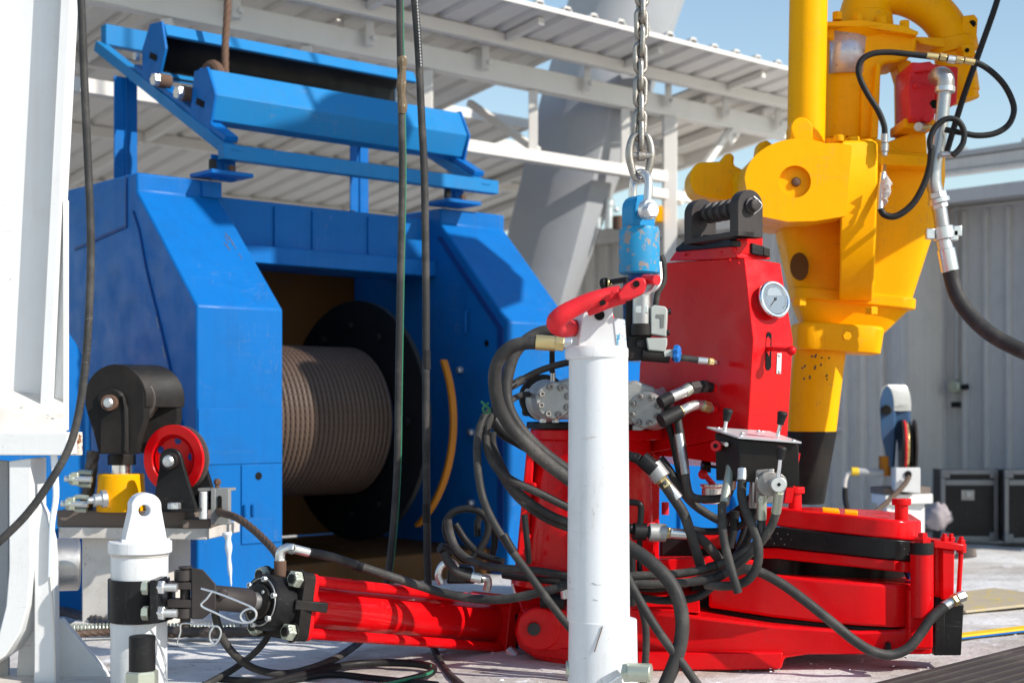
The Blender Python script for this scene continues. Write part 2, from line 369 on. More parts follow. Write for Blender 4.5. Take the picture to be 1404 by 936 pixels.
# ------------------------------------------------------------------ canopy (shelter roof)
CO = V((.115, 10, 0))
def C(u, v, z): return CO+AX*u+BX*v+UP*z
def canopy():
    root = thing('canopy', 'dusty white corrugated sheet canopy on girders above the blue winch', 'canopy', C(0, 0, 0))
    tz = .14; rz = lambda v: 3.33+tz*v
    def sheet(u0, u1, v0, v1):
        p = []; pit = .24; k = int(round((u1-u0)/pit))
        for i in range(k):
            a = u0+pit*i; p += [(a, 0), (a+.155, 0), (a+.175, .035), (a+.22, .035)]
        p.append((u1, 0)); th = .012
        up = [C(u, v0, rz(v0)+z) for u, z in p]; bk = [C(u, v1, rz(v1)+z) for u, z in p]
        mb = MB(); n = len(p); mb.add(up+bk+[q+UP*th for q in up]+[q+UP*th for q in bk],
            [[i, i+1, n+i+1, n+i] for i in range(n-1)]+[[2*n+i, 3*n+i, 3*n+i+1, 2*n+i+1] for i in range(n-1)]+[[i, 2*n+i, 2*n+i+1, i+1] for i in range(n-1)]+[[n+i, n+i+1, 3*n+i+1, 3*n+i] for i in range(n-1)])
        build(mb, 'roof_sheet', 'canopy_white', root, 0, 25)
    vf = .66
    for k in range(10):                       # front strip, full length
        sheet(-6.7+.96*k, -6.7+.96*(k+1), 0.0, vf+.012*(k % 2))
    for k in range(7): sheet(-6.5+.96*k, -6.5+.96*(k+1), -5.2, -.003)       # bay left of the mast
    sheet(.223, 1.183, -5.2, -1.25)          # behind the mast the bay is wider
    sheet(1.186, 1.666, -5.2, -1.75); sheet(1.67, 2.63, -5.2, -.003); sheet(2.63, 3.11, -5.2, -.003)
    build(MB().bar(C(-6.7, vf+.02, rz(vf)-.006), C(2.9, vf+.02, rz(vf)-.006), .008, .03), 'fascia', 'canopy_white', root, .002)
    build(MB().bar(C(.20, -1.235, rz(-1.24)+.02), C(1.19, -1.235, rz(-1.24)+.02), .012, .075), 'fascia', 'canopy_white', root, .002); build(MB().bar(C(1.19, -1.735, rz(-1.74)+.02), C(1.68, -1.735, rz(-1.74)+.02), .012, .075), 'fascia', 'canopy_white', root, .002)
    # girder chords and verticals
    def beam(name, u0, v0, z0, u1, v1, z1, wd, ht, m='canopy_white'): return build(MB().bar(C(u0, v0, z0), C(u1, v1, z1), wd, ht), name, m, root, .004)
    beam('top_chord', -6.8, 0, 3.157, 2.95, 0, 3.157, .10, .145)
    beam('bottom_chord', -6.8, 0, 2.63, 1.36, 0, 2.63, .09, .08)
    for u in (-4.6, -3.67, -2.74, -1.81, -.88, .04, .95): beam('truss_post', u, 0, 2.671, u, 0, 3.083, .062, .062)
    # bolted splice plate
    sp = build(MB().bar(C(-4.0, .055, 3.157), C(-3.0, .055, 3.157), .008, .135), 'splice_plate', 'canopy_white', root, .001)
    for uu in (-3.9, -3.62, -3.50, -3.22, -3.1):
        for zz in (3.18, 3.13): hexb(C(uu, .06, zz), BX, .014, .014, sp, 'canopy_white')
    for v, z in ((.20, 0), (-1.3, 0), (-2.6, 0), (-3.9, 0)):
        if v > 0: beam('purlin', -6.7, v, rz(v)-.041, 2.9, v, rz(v)-.041, .06, .08)
        else:
            beam('purlin', -6.5, v, rz(v)-.042, 1.16 if v < -1.35 else .2, v, rz(v)-.042, .06, .08); beam('purlin', 1.2 if v < -2.4 else 1.7, v, rz(v)-.042, 3.08, v, rz(v)-.042, .06, .08)
    for u in [-6+1.12*i for i in range(9)]:
        beam('rafter', u, .245, rz(.245)-.035, u, vf-.10, rz(vf-.1)-.035, .05, .05)
    for u in [-6+1.12*i for i in range(6)]+[1.9, 2.6]:
        for va, vb in ((-1.26, -.06), (-2.56, -1.34), (-3.86, -2.64)): beam('rafter', u, va, rz(va)-.045, u, vb, rz(vb)-.045, .05, .07)
    beam('edge_beam', 3.06, -.06, rz(-.06)-.06, 3.06, -5.2, rz(-5.2)-.06, .05, .10)
    for u in (-5.1, -4.2, -3.3, -2.36, -1.42, -.48, .46, 1.3, 1.95, 2.6):                  # clips between girder and purlin
        cl = beam('purlin_clip', u, .105, 3.13, u, .105, 3.315, .05, .045); hexb(C(u, .13, 3.17), BX, .018, .03, cl, 'canopy_white')
    # tall post right of the winch and braces
    beam('post', 1.43, 0, 0, 1.43, 0, 3.084, .125, .10)
    beam('cross_arm', 1.20, 0, 2.50, 1.72, 0, 2.50, .07, .07)
    beam('brace', 1.53, 0, 2.45, 2.12, 0, 3.07, .05, .05)
    g = beam('gusset_plate', 2.08, .03, 2.98, 2.18, .03, 3.08, .02, .09); hexb(C(2.14, .05, 3.03), BX, .016, .02, g, 'canopy_white')
    beam('brace', .10, -.02, 2.68, .10, -.75, rz(-.75)-.10, .05, .05)
    beam('brace', 1.43, -.08, 2.9, 1.43, -1.2, rz(-1.2)-.1, .06, .06)
    for u in (-.55, -2.4): beam('brace', u, -.02, 2.68, u, -.75, rz(-.75)-.10, .05, .05)
    # lower rail of the girder line, far chord
    beam('rear_rail', -6.5, -5.1, 2.55, .2, -5.1, 2.55, .06, .09)
    beam('post', -5.6, 0, 0, -5.6, 0, 3.084, .125, .10)
    for u in (-5.6, .0, 2.6): beam('rear_post', u, -5.0, 0, u, -5.0, rz(-5)-.09, .1, .1)
    root.scale = (1.1, 1.1, 1.1); root.location = V((.115*1.1, 11, -.09))
canopy()

# grey inclined derrick leg behind the canopy girder
def derrick_leg():
    rows = [(-140, 816, 866, 912, 968), (0, 779, 831, 877, 931), (135, 741, 795, 842, 884), (250, 713, 765, 812, 839), (420, 671, 722, 768, 778), (600, 627, 676, 722, 716)]
    def ring(y, a, b, c, d):
        return [P(a, y, 12.05), P(b, y, 11.77), P(c, y, 11.73), P(d, y, 11.88), P(d+8, y, 12.2), P(a+30, y, 12.3)]
    root = thing('derrick_leg', 'thick grey inclined steel mast leg passing through the canopy gap', 'mast leg', P(690, 731, 12.0))
    mb = MB(); mb.loft([ring(*r) for r in rows]); build(mb, 'column', 'grey_paint', root, .004)
    for k, y in enumerate((430,)):
        mb = MB(); mb.bar(P(742, y, 11.69), P(800, y+2, 11.69), .03, .05); build(mb, 'seam_plate', 'grey_paint', root, .004)
derrick_leg()

# ------------------------------------------------------------------ buildings right
def sheds():
    K = V((2.82, 10.5, 0))
    def S(t, o, z): return K+BX*t-AX*o+UP*z          # t towards the camera along the wall, o out of the wall face (to the left)
    c = thing('site_container', 'warm grey site container with ribbed side behind the yellow swivel', 'container', S(-2, 0, 0))
    build(MB().prism([S(-.06, -.02, .0), S(-3.75, -.02, .0), S(-3.75, -2.2, .0), S(-.06, -2.2, .0)], UP*2.44), 'shell', 'wall_warm', c, .005)
    for i in range(22):
        t = -.16-.165*i
        build(MB().prism([S(t, -.022, .10), S(t-.05, -.022, .10), S(t-.04, .016, .10), S(t-.01, .016, .10)], UP*2.22), 'wall_rib', 'wall_warm', c, .003)
    build(MB().bar(S(-3.7, 0, .05), S(-.1, 0, .05), .06, .1), 'bottom_rail', 'wall_warm', c, .003)
    build(MB().bar(S(-3.75, .005, 2.40), S(-.1, .005, 2.40), .07, .13), 'top_rail', 'wall_warm', c, .003)
    build(MB().bar(S(-.03, 0, 0), S(-.03, 0, 2.46), .085, .085, BX), 'corner_post', 'wall', c, .003)
    build(MB().bar(S(-1.7, .02, 2.2), S(-1.7, .02, .12), .05, .03, BX), 'door_post', 'wall_warm', c, .003)
    for zz in (1.35, .75):
        build(MB().bar(S(-.5, .01, zz), S(-1.6, .01, zz), .02, .03), 'wall_rail', 'wall_warm', c, .002)
    # long shed
    s = thing('shed', 'long blue grey corrugated shed with wide eave at the right edge', 'shed', S(1.5, -.6, 0))
    o = -.62
    build(MB().prism([S(-.7, o-.02, 0), S(4.2, o-.02, 0), S(4.2, o-.14, 0), S(-.7, o-.14, 0)], UP*2.39), 'wall', 'wall', s, .004)
    for i in range(26):
        t = -.62+.178*i
        build(MB().prism([S(t, o-.022, .06), S(t+.045, o-.022, .06), S(t+.036, o+.02, .06), S(t+.009, o+.02, .06)], UP*2.30), 'wall_rib', 'wall', s, .003)
    build(MB().prism([S(-.75, o+.35, 2.40), S(4.3, o+.35, 2.40), S(4.3, o-2.4, 2.47), S(-.75, o-2.4, 2.47)], UP*.05), 'roof', 'wall', s, .004)
    build(MB().prism([S(-.78, o+.37, 2.38), S(4.33, o+.37, 2.38), S(4.33, o+.352, 2.38), S(-.78, o+.352, 2.38)], UP*.095), 'fascia', 'wall', s, .003)
    build(MB().bar(S(-.6, o+.02, .03), S(4.2, o+.02, .03), .05, .07), 'base_rail', 'wall', s, .003)
    # conduit and junction box
    cd = build(MB().tube([S(.07, o+.045, 2.38), S(.07, o+.045, 1.12)], .012, 10, 1), 'conduit', 'grey_paint', s)
    jb = MB(); jb.lathe(S(.07, o+.03, 1.06), -AX, [(0, .05), (.05, .05), (.06, .04)], 16); build(jb, 'junction_box', 'zinc_green', s, .003)
    build(MB().lathe(S(.13, o+.05, 1.06), BX, [(0, .022), (.04, .022)], 12), 'cable_gland', 'black', s)
    build(MB().bar(S(.02, o+.025, .93), S(.10, o+.025, .93), .01, .04), 'wall_tag', 'black', s, .002)
    # far roof beam above the eave
    q = thing('far_roof_beam', 'far grey flanged roof beam seen above the shed eave at the right', 'roof beam', P(1350, 731, 13.2))
    a = P(1240, 236, 14.2); b = P(1440, 209, 12.2)
    build(MB().bar(a, b, .12, .10), 'web', 'wall', q, .004); build(MB().bar(a+UP*.085, b+UP*.085, .16, .05), 'top_flange', 'grey_paint', q, .004)
    build(MB().bar(a-UP*.075, b-UP*.075, .16, .035), 'bottom_flange', 'wall', q, .004)
    for k in (.45, .85): build(MB().bar(a+(b-a)*k+UP*.105, a+(b-a)*k+UP*.15, .05, .05), 'cleat', 'grey_paint', q, .003)
    # pipes standing behind the container, next to the mast leg
    st = thing('vent_pipe', 'bright metal vent pipe standing on the container roof edge', 'vent pipe', P(846, 313, 11.9))
    pcyl(835, 314, 11.9, 835, 273, 11.9, 6, st, 'pipe', 'zinc'); pcyl(835, 275, 11.9, 835, 283, 11.9, 8, st, 'cap', 'zinc')
    pcyl(820, 314, 11.9, 820, 298, 11.9, 4, st, 'stub', 'zinc'); pcyl(848, 314, 11.9, 848, 296, 11.9, 7, st, 'stub', 'rust'); 
    rivet(P(845, 288, 11.9), V((0, -1, 0)), .02, .03, st)
    yb = slab([(899, 282), (909, 282), (909, 304), (899, 304)], 11.9, V((0, .1, 0))); build(yb, 'yellow_crate', 'yellow', None, .004, label='small yellow box on the container roof behind the canopy post', cat='box')
sheds()

# ================================================================== BLUE WINCH
def winch():
    R = thing('winch', 'large blue hoisting winch with rope drum and two sloping end housings', 'winch', W(.2, 0, 0))
    prof = [(0, 0), (0, 1.333), (-.528, 1.868), (-.528, 1.952), (-1.9, 1.952), (-1.9, 0)]
    def tower(u0, u1, name):
        return build(MB().prism([W(u0, v, z) for v, z in prof], AX*(u1-u0)), name, 'blue', R, .010)
    L_ = tower(0, .423, 'end_housing'); T_ = tower(1.737, 2.18, 'end_housing')
    # welded seams and panels on the left housing
    def plate(u, v, z0, z1, u1, par, name='panel', m='blue', t=.006): return build(MB().box(W((u+u1)/2, v+t/2, (z0+z1)/2), AX*(u1-u)/2, BX*t/2, UP*(z1-z0)/2), name, m, par, .002)
    p = plate(.212, 0.0005, .32, .66, .415, L_, 'door_panel'); build(MB().lathe(W(.295, .004, .61), BX, [(0, .017), (.004, .017)], 16), 'hole', 'hole', p)
    for u in (.225, .265): build(MB().bar(W(u, .012, .44), W(u, .012, .49), .014, .012), 'hinge', 'blue', p, .002)
    plate(.006, .0006, .664, .90, .417, L_, 'panel', t=.0035)
    # raised left side: weld line and box
    build(MB().tube([W(-.002, -.56, 1.78), W(-.002, -.50, 1.68), W(-.002, -.43, 1.50), W(-.002, -.31, 1.26), W(-.002, -.2, 1.02), W(-.002, -.12, .82)], .0065, 6, 6), 'weld_seam', 'weld', L_)
    build(MB().bar(W(-.002, -.62, 1.72), W(-.002, -1.15, 1.66), .008, .014), 'weld_seam', 'weld', L_, .001)
    build(MB().bar(W(-.002, -.625, 1.95), W(-.002, -.625, 1.72), .008, .012, BX), 'weld_seam', 'weld', L_, .001)
    build(MB().box(W(.37, -.524, 1.91), AX*.05, BX*.012, UP*.038), 'cap_block', 'blue', L_, .003)
    for k in range(7):
        t0 = random.uniform(.12, .36); dv = random.uniform(.02, .06)
        sp_ = lambda t, u: W(u, -.528*t, 1.333+.535*t)+(BX*.7+UP*.7)*.0008
        u0 = .335+random.uniform(-.03, .03); build(MB().tube([sp_(t0+.30, u0), sp_(t0+.30+dv, u0+.004), sp_(t0+.30+2*dv, u0+random.uniform(-.008, .008))], .0016, 5, 4), 'scuff_mark', 'tape', L_)
    for z_ in (.9, 1.0, 1.12, 1.25): build(MB().tube([W(-.0065, -.17-(z_-.9)*.42, z_), W(-.0065, -.19-(z_-.9)*.42, z_+.05)], .002, 5, 2), 'scuff_mark', 'grey_box', L_)
    # right housing: inner frame, panel grooves, bolts
    b = [(-.03, .25), (-.03, 1.30), (-.52, 1.80), (-.56, 1.80), (-.075, 1.30), (-.075, .25)]
    build(MB().prism([W(1.731, v, z) for v, z in b], AX*.008), 'trim_strip', 'blue_dark', T_, .002)
    build(MB().lathe(W(1.737, -.16, 1.23), -AX, [(0, .016), (.004, .016)], 16), 'hole', 'hole', T_)
    build(MB().tube([W(1.733, -.31, 1.28), W(1.715, -.30, 1.30), W(1.715, -.30, 1.38), W(1.733, -.31, 1.40)], .007, 8, 5), 'grab_handle', 'blue', T_)
    for v, z in ((-.36, 1.10), (-.27, .78), (-.27, .42)): rivet(W(1.735, v, z), -AX, .018, .03, T_, 'zinc')
    # gearbox casing left of the housing
    pts = [W(-.78+.41*math.cos(t), -.2, .944+.41*math.sin(t)) for t in [math.pi*i/22 for i in range(23)]]
    pts = [V((pts[0].x, pts[0].y, 0))]+pts+[V((pts[-1].x, pts[-1].y, 0))]
    gb = build(MB().prism(pts, -BX*.55), 'gearbox_casing', 'blue', R, .012)
    # cross beam
    build(MB().box(W(1.08, -.80, 1.755), AX*.656, BX*.17, UP*.145), 'cross_beam', 'blue', R, .006)
    build(MB().box(W(1.08, -.735, 1.635), AX*.656, BX*.17, UP*.042), 'beam_lip', 'blue', R, .006)
    for u in (.78, 1.0, 1.34): build(MB().bar(W(u, -.626, 1.69), W(u, -.626, 1.88), .014, .012, AX), 'stiffener', 'blue', R, .002)
    # drum, wraps, flange
    dc = (-.55, .84); cl = W(.30, *dc)
    drum = build(MB().lathe(cl, AX, [(0, .335), (.88, .335)], 40), 'drum', 'rope_dark', R)
    Rr = .352; rd = .0132
    wrap = None
    for i in range(31):
        u = .36+.0265*i
        if wrap is None:
            mb = MB(); n = 360; rings = []; a_, b_ = frame(AX)
            for k in range(n):
                a = 2*math.pi*k/n; o = a_*math.cos(a)+b_*math.sin(a)
                rings.append([W(u, *dc)+o*Rr+(o*math.cos(2*math.pi*j/12)+AX*math.sin(2*math.pi*j/12))*rd*(.74+.32*abs(math.cos(3*(2*math.pi*j/12)-36*a))) for j in range(12)])
            rings.append(rings[0]); mb.loft(rings, False); wrap = build(mb, 'rope_wrap', 'rope', drum, 0, 60)
            base = WL[wrap]
        else:
            w2 = wrap.copy(); col.objects.link(w2); w2.name = 'rope_wrap'; w2.parent = drum; q = base+AX*.0265*i; w2.location = q-WL[drum]; WL[w2] = q
    fl = build(MB().lathe(W(1.185, *dc), AX, [(0, .34), (.0, .60), (.03, .60), (.03, .34)], 56, False), 'drum_flange', 'flange_black', R, .004)
    for a in [2*math.pi*i/12 for i in range(12)]:
        hexb(W(1.183, *dc)+(BX*math.cos(a)+UP*math.sin(a))*.47, -AX, .022, .025, fl, 'flange_black')
    bx_, _ = BX, 0
    build(MB().band(W(1.32, *dc), AX, .60, .618, .036, 40, -.50, 1.0, BX), 'brake_band', 'orange', R, .003)
    # back plate and base
    build(MB().box(W(1.08, -1.32, .98), AX*.655, BX*.02, UP*.77), 'back_plate', 'orange_shaded', R, .004)
    build(MB().box(W(1.08, -.72, .10), AX*.655, BX*.6, UP*.10), 'base_frame', 'orange_shaded', R, .008)
    # ---- rope guard frame on top
    def bar(a, b, wd, ht, name, m='blue', hint=None, par=None): return build(MB().bar(W(*a), W(*b), wd, ht, hint), name, m, par or R, .004)
    for (u, v, z0, z1) in ((.43, -1.488, 1.956, 2.60), (.42, -.50, 1.956, 2.07), (1.90, -1.488, 1.956, 2.60), (1.80, -.50, 1.956, 2.06)):
        a = bar((u-.03, v, z0), (u-.03, v, z1), .010, .07, 'post_flange', 'blue', AX); bar((u+.03, v, z0), (u+.03, v, z1), .010, .07, 'post_flange', 'blue', AX)
        bar((u, v-.01, z0), (u, v-.01, z1), .05, .010, 'post_web', 'blue', AX)
        pl = bar((u-.13, v+.02, 1.972), (u+.09, v+.02, 1.972), .2, .02, 'foot_plate', 'blue')
        hexb(W(u-.09, v+.06, 1.985), UP, .018, .05, pl, 'black'); hexb(W(u+.0, v+.075, 1.985), UP, .016, .03, pl, 'rust')
        for k in range(5):
            z = z0+.1+.11*k
            if z < z1-.05: rivet(W(u, v-.004, z), BX, .007, .008, a, 'zinc' if k % 3 == 0 else 'hole')
    zf = lambda v: 2.115+.545*(-.50-v)
    for u in (.43, 1.93):
        a, b = (u, -.40, zf(-.40)), (u, -1.78, zf(-1.78))
        bar(a, b, .06, .055, 'side_rail', 'blue_faded'); bar((u+.01, -.46, zf(-.46)+.05), (u+.01, -1.35, zf(-1.35)+.05), .07, .03, 'rail_cap', 'blue')
    bar((.36, -.42, zf(-.42)+.0), (2.02, -.42, zf(-.42)+.0), .055, .07, 'cross_rail', 'blue_faded'); bar((.44, -1.76, zf(-1.76)+.07), (1.95, -1.76, zf(-1.76)+.07), .06, .11, 'cross_rail', 'blue_faded')
    def trough(pts, u0, u1, name):
        t = .014; outp = [V((0, *q)) for q in pts]; inn = []
        n = len(pts); cx = sum(q[0] for q in pts)/n; cz = sum(q[1] for q in pts)/n
        k = 1-t/.09
        ring = list(pts)+[(cx+(q[0]-cx)*k, cz+(q[1]-cz)*k-.002) for q in reversed(pts)]
        return build(MB().prism([W(u0, *q) for q in ring], AX*(u1-u0)), name, 'blue_faded', R, .003)
    lo = [(-.72, 2.515), (-.62, 2.49), (-.555, 2.36), (-.60, 2.25), (-.66, 2.235)]
    g1 = trough(lo, .42, 1.94, 'front_guard')
    hi = [(-1.03, 2.73), (-1.06, 2.79), (-1.18, 2.80), (-1.24, 2.72), (-1.24, 2.60), (-1.18, 2.54)]
    g2 = trough(hi, .42, 1.97, 'rear_guard')
    lr_ = [(-1.045, 2.722), (-1.065, 2.772), (-1.172, 2.782), (-1.222, 2.715), (-1.222, 2.605), (-1.172, 2.553)]
    ln = build(MB().loft([[W(.43, *q) for q in lr_], [W(1.96, *q) for q in lr_]], False, False), 'shade_liner', 'black_worn', g2); ln.modifiers.new('solid', 'SOLIDIFY').thickness = .003  # black sheet added to deepen the shade inside the rear guard
    def capp(pts, u, par): return build(MB().prism([W(u, *q) for q in pts], AX*.014), 'end_plate', 'blue', par, .003)
    c1 = capp([(-.74, 2.50), (-.62, 2.50), (-.545, 2.36), (-.60, 2.20), (-.72, 2.20), (-.78, 2.30)], .404, g1); c2 = capp([(-1.02, 2.66), (-1.06, 2.80), (-1.18, 2.81), (-1.26, 2.70), (-1.26, 2.52), (-1.10, 2.50)], .404, g2)
    capp([(-.74, 2.50), (-.62, 2.50), (-.545, 2.36), (-.60, 2.20), (-.72, 2.20), (-.78, 2.30)], 1.941, g1)
    for c, v, z in ((c1, -.68, 2.34), (c2, -1.14, 2.64)): build(MB().bar(W(.403, v-.035, z+.015), W(.403, v+.035, z-.015), .004, .03), 'slot', 'hole', c)
    sh = build(MB().cyl(W(.50, -.9, 2.47), W(1.9, -.9, 2.47), .028, n=16), 'roller_shaft', 'steel', R)
    build(MB().torus(W(.60, -.92, 2.50), AX, .085, .03, 28, 10), 'roller_sheave', 'rust', R)
    for v, z in ((-1.03, 2.50), (-.80, 2.40)):
        hexb(W(.37, v, z), -AX, .032, .03, sh, 'zinc'); build(MB().cyl(W(.37, v, z), W(.43, v, z), .036, n=16), 'spacer', 'rust', sh)
    hexb(W(.39, -1.27, 2.66), -AX, .022, .025, g2, 'zinc')
    # blue motor bed to the right of the drum housing
    bed = [(0, 0), (0, 1.02), (-.12, 1.16), (-1.0, 1.16), (-1.0, 0)]
    build(MB().prism([W(2.2, v, z) for v, z in bed], AX*1.72), 'motor_bed', 'blue', R, .012)
    for u in (2.5, 3.0, 3.45): build(MB().bar(W(u, .01, .05), W(u, .01, 1.0), .03, .02, AX), 'stiffener', 'blue', R, .004)
    R.scale = (1.1, 1.1, 1.1); R.location = V((R.location.x*1.1, R.location.y*1.1, -.09))       # the winch stands a little farther back on its lower sill
winch()

# ropes and hoses hanging in front of the winch
o = build(MB().rope([P(314, -40, 7.95), P(312, 10, 7.92), P(309, 60, 7.9), P(309, 100, 7.88), P(312, 150, 7.86)], pr(5.0, 7.9)), 'hoist_rope', 'rust', None, 0, 60,
    label='brown wire rope rising from the blue rope guard out of the picture', cat='wire rope')
HG = 'rubber hoses hanging in the open air'
a = hose('hanging_hose', [(548, -30), (549, 60), (551, 160), (552, 250), (549, 400), (547, 520), (545, 640), (540, 720), (533, 785), (524, 830)], 5.74, 5.3, None, 'rubber', 'black rubber hose with a green stripe hanging before the rope drum', 'hose', HG)
build(MB().tube([p+V((.0125, -.006, 0)) for p in PP([(548, -30), (549, 60), (551, 160), (552, 250), (549, 400), (547, 520), (545, 640), (540, 720), (533, 785), (524, 830)], 5.74)], .0034, 6, 8), 'green_stripe', 'green_stripe', a)
build(MB().tube(PP([(551, 78), (552, 95), (550, 120), (552, 140), (551, 156)], 5.735), lambda t: .0175+.003*math.sin(t*17), 10, 5), 'tape_wrap', 'tape', a)
b = hose('hanging_hose', [(566, -30), (573, 60), (578, 160), (582, 250), (584, 400), (584, 560), (585, 680), (586, 760), (588, 830)], 5.74, 5.2, None, 'rubber', 'plain black rubber hose hanging right beside the green striped one', 'hose', HG)
for k in range(22): y = -4+4.4*k; x = 570.5+9*(y/160)**.9 if y > 0 else 570; build(MB().bar(P(x+1.5, y, 5.7215), P(x+1.8, y+2.6, 5.7215), .004, .003), 'print_mark', 'white', b)
for y in (480, 690): build(MB().tube(PP([(584.5, y), (584.7, y+12), (585, y+26)], 5.74), .0168, 10, 3), 'worn_patch', 'rubber_dark', b)
hose('hanging_hose', [(110, -30), (113, 40), (116, 120), (120, 210), (123.5, 290), (124.5, 350), (122, 430), (117, 500), (109, 560), (96, 610), (72, 655), (38, 703), (0, 741), (-40, 775)], 4.25, 5.6, None, 'rubber', 'long grey black hose curving down in front of the white mast foot', 'hose', HG)

# ================================================================== WHITE MAST FOOT (left edge)
def mast_foot():
    R = thing('mast_leg', 'tall white painted mast leg with hinged foot at the left edge', 'mast leg', G(40, 940))
    Y = 4.75
    # column: web with two flanges leaning to the left
    web = [(-40, -60), (101, -60), (70, 560), (-60, 560)]
    build(slab(web, Y+.10, V((0, .02, 0))), 'web', 'white', R, .002)
    build(slab([(86, -60), (100, -60), (67, 562), (54, 562)], Y+.035, V((0, .085, 0))), 'flange', 'white', R, .003)
    build(slab([(-60, -60), (-30, -60), (-60, 590), (-90, 590)], Y-.03, V((0, .20, 0))), 'flange', 'white', R, .003)
    # reinforcing plate lower right
    build(slab([(86, 275), (91, 273), (91, 590), (86, 590)], Y+.06, V((0, .03, 0))), 'stiffener', 'white', R, .002)
    build(slab([(76, 300), (89, 300), (89, 588), (62, 588)], Y+.085, V((0, .02, 0))), 'cover_plate', 'white', R, .002)
    # dirty sloping top plate
    build(MB().loft([[P(-80, 592, Y-.12), P(91, 592, Y-.12), P(91, 540, Y+.12), P(-80, 520, Y+.12)], [P(-80, 604, Y-.12), P(91, 604, Y-.12), P(91, 604, Y+.12), P(-80, 604, Y+.12)]]), 'top_plate', 'dirty_white', R, .003)
    build(MB().prism(PP([(-80, 592.5), (93, 592.5), (93, 624), (-80, 624)], Y-.13), V((0, .10, 0))), 'cross_bar', 'white', R, .004)
    build(MB().prism(PP([(88, 592), (111, 592), (111, 624), (88, 624)], Y-.028), V((0, .02, 0))), 'bar_end', 'rusty_white', R, .003)
    build(MB().tube(PP([(98, -60), (82, 300), (66, 560)], Y+.096), .006, 6, 10), 'weld_seam', 'white', R)
    # legs below
    build(slab([(-60, 624), (11, 632), (11, 940), (-60, 940)], Y+.05, V((0, .02, 0))), 'back_web', 'grey_paint', R, .002)
    ring = [(12, 632), (42, 628), (42, 790), (38, 830), (28, 866), (8, 898), (-30, 925), (-60, 930), (-60, 915), (-20, 895), (-2, 870), (8, 830), (12, 780)]
    build(slab(ring, Y-.10, V((0, .16, 0))), 'curved_flange', 'white', R, .004)
    build(slab([(42, 672), (79, 960), (42, 960), (-20, 960)][:3]+[(20, 960)], Y+.06, V((0, .02, 0))), 'rear_plate', 'white', R, .002)
    side = [(44, 680), (54, 682), (66, 705), (75, 740), (78, 790), (79, 960), (49, 960), (50, 800), (46, 740), (43, 715)]
    build(slab([(x-3, y) for x, y in side], Y-.07, V((0, .05, 0))), 'pivot_plate', 'white', R, .004)
    build(MB().tube(PP([(69, 790), (72, 830), (75, 880), (76, 940)], Y-.072), .003, 6, 4), 'weld_seam', 'dirty_white', R)
    # pin
    build(MB().cyl(P(60, 774, Y+.12), P(109, 773, Y+.16), pr(37, Y), n=40), 'pivot_pin', 'steel', R, .008)
    # triangular gusset
    build(slab([(79, 848), (84, 848), (152, 929), (152, 936), (79, 936)], Y+.04, V((-.0, .035, 0))), 'gusset', 'white', R, .003)
    build(MB().prism([V((x, y, 0)) for x, y in ((-1.9, 4.55), (-1.285, 4.55), (-1.285, 4.95), (-1.9, 4.95))], UP*.022), 'base_plate', 'dirty_white', R, .004)
    build(MB().tube(PP([(73, 590), (75, 640), (77, 680), (72, 715), (70, 760), (69, 790)], Y-.085), lambda t: .012-.004*t, 7, 5), 'ice_run', 'ice', R)
mast_foot()

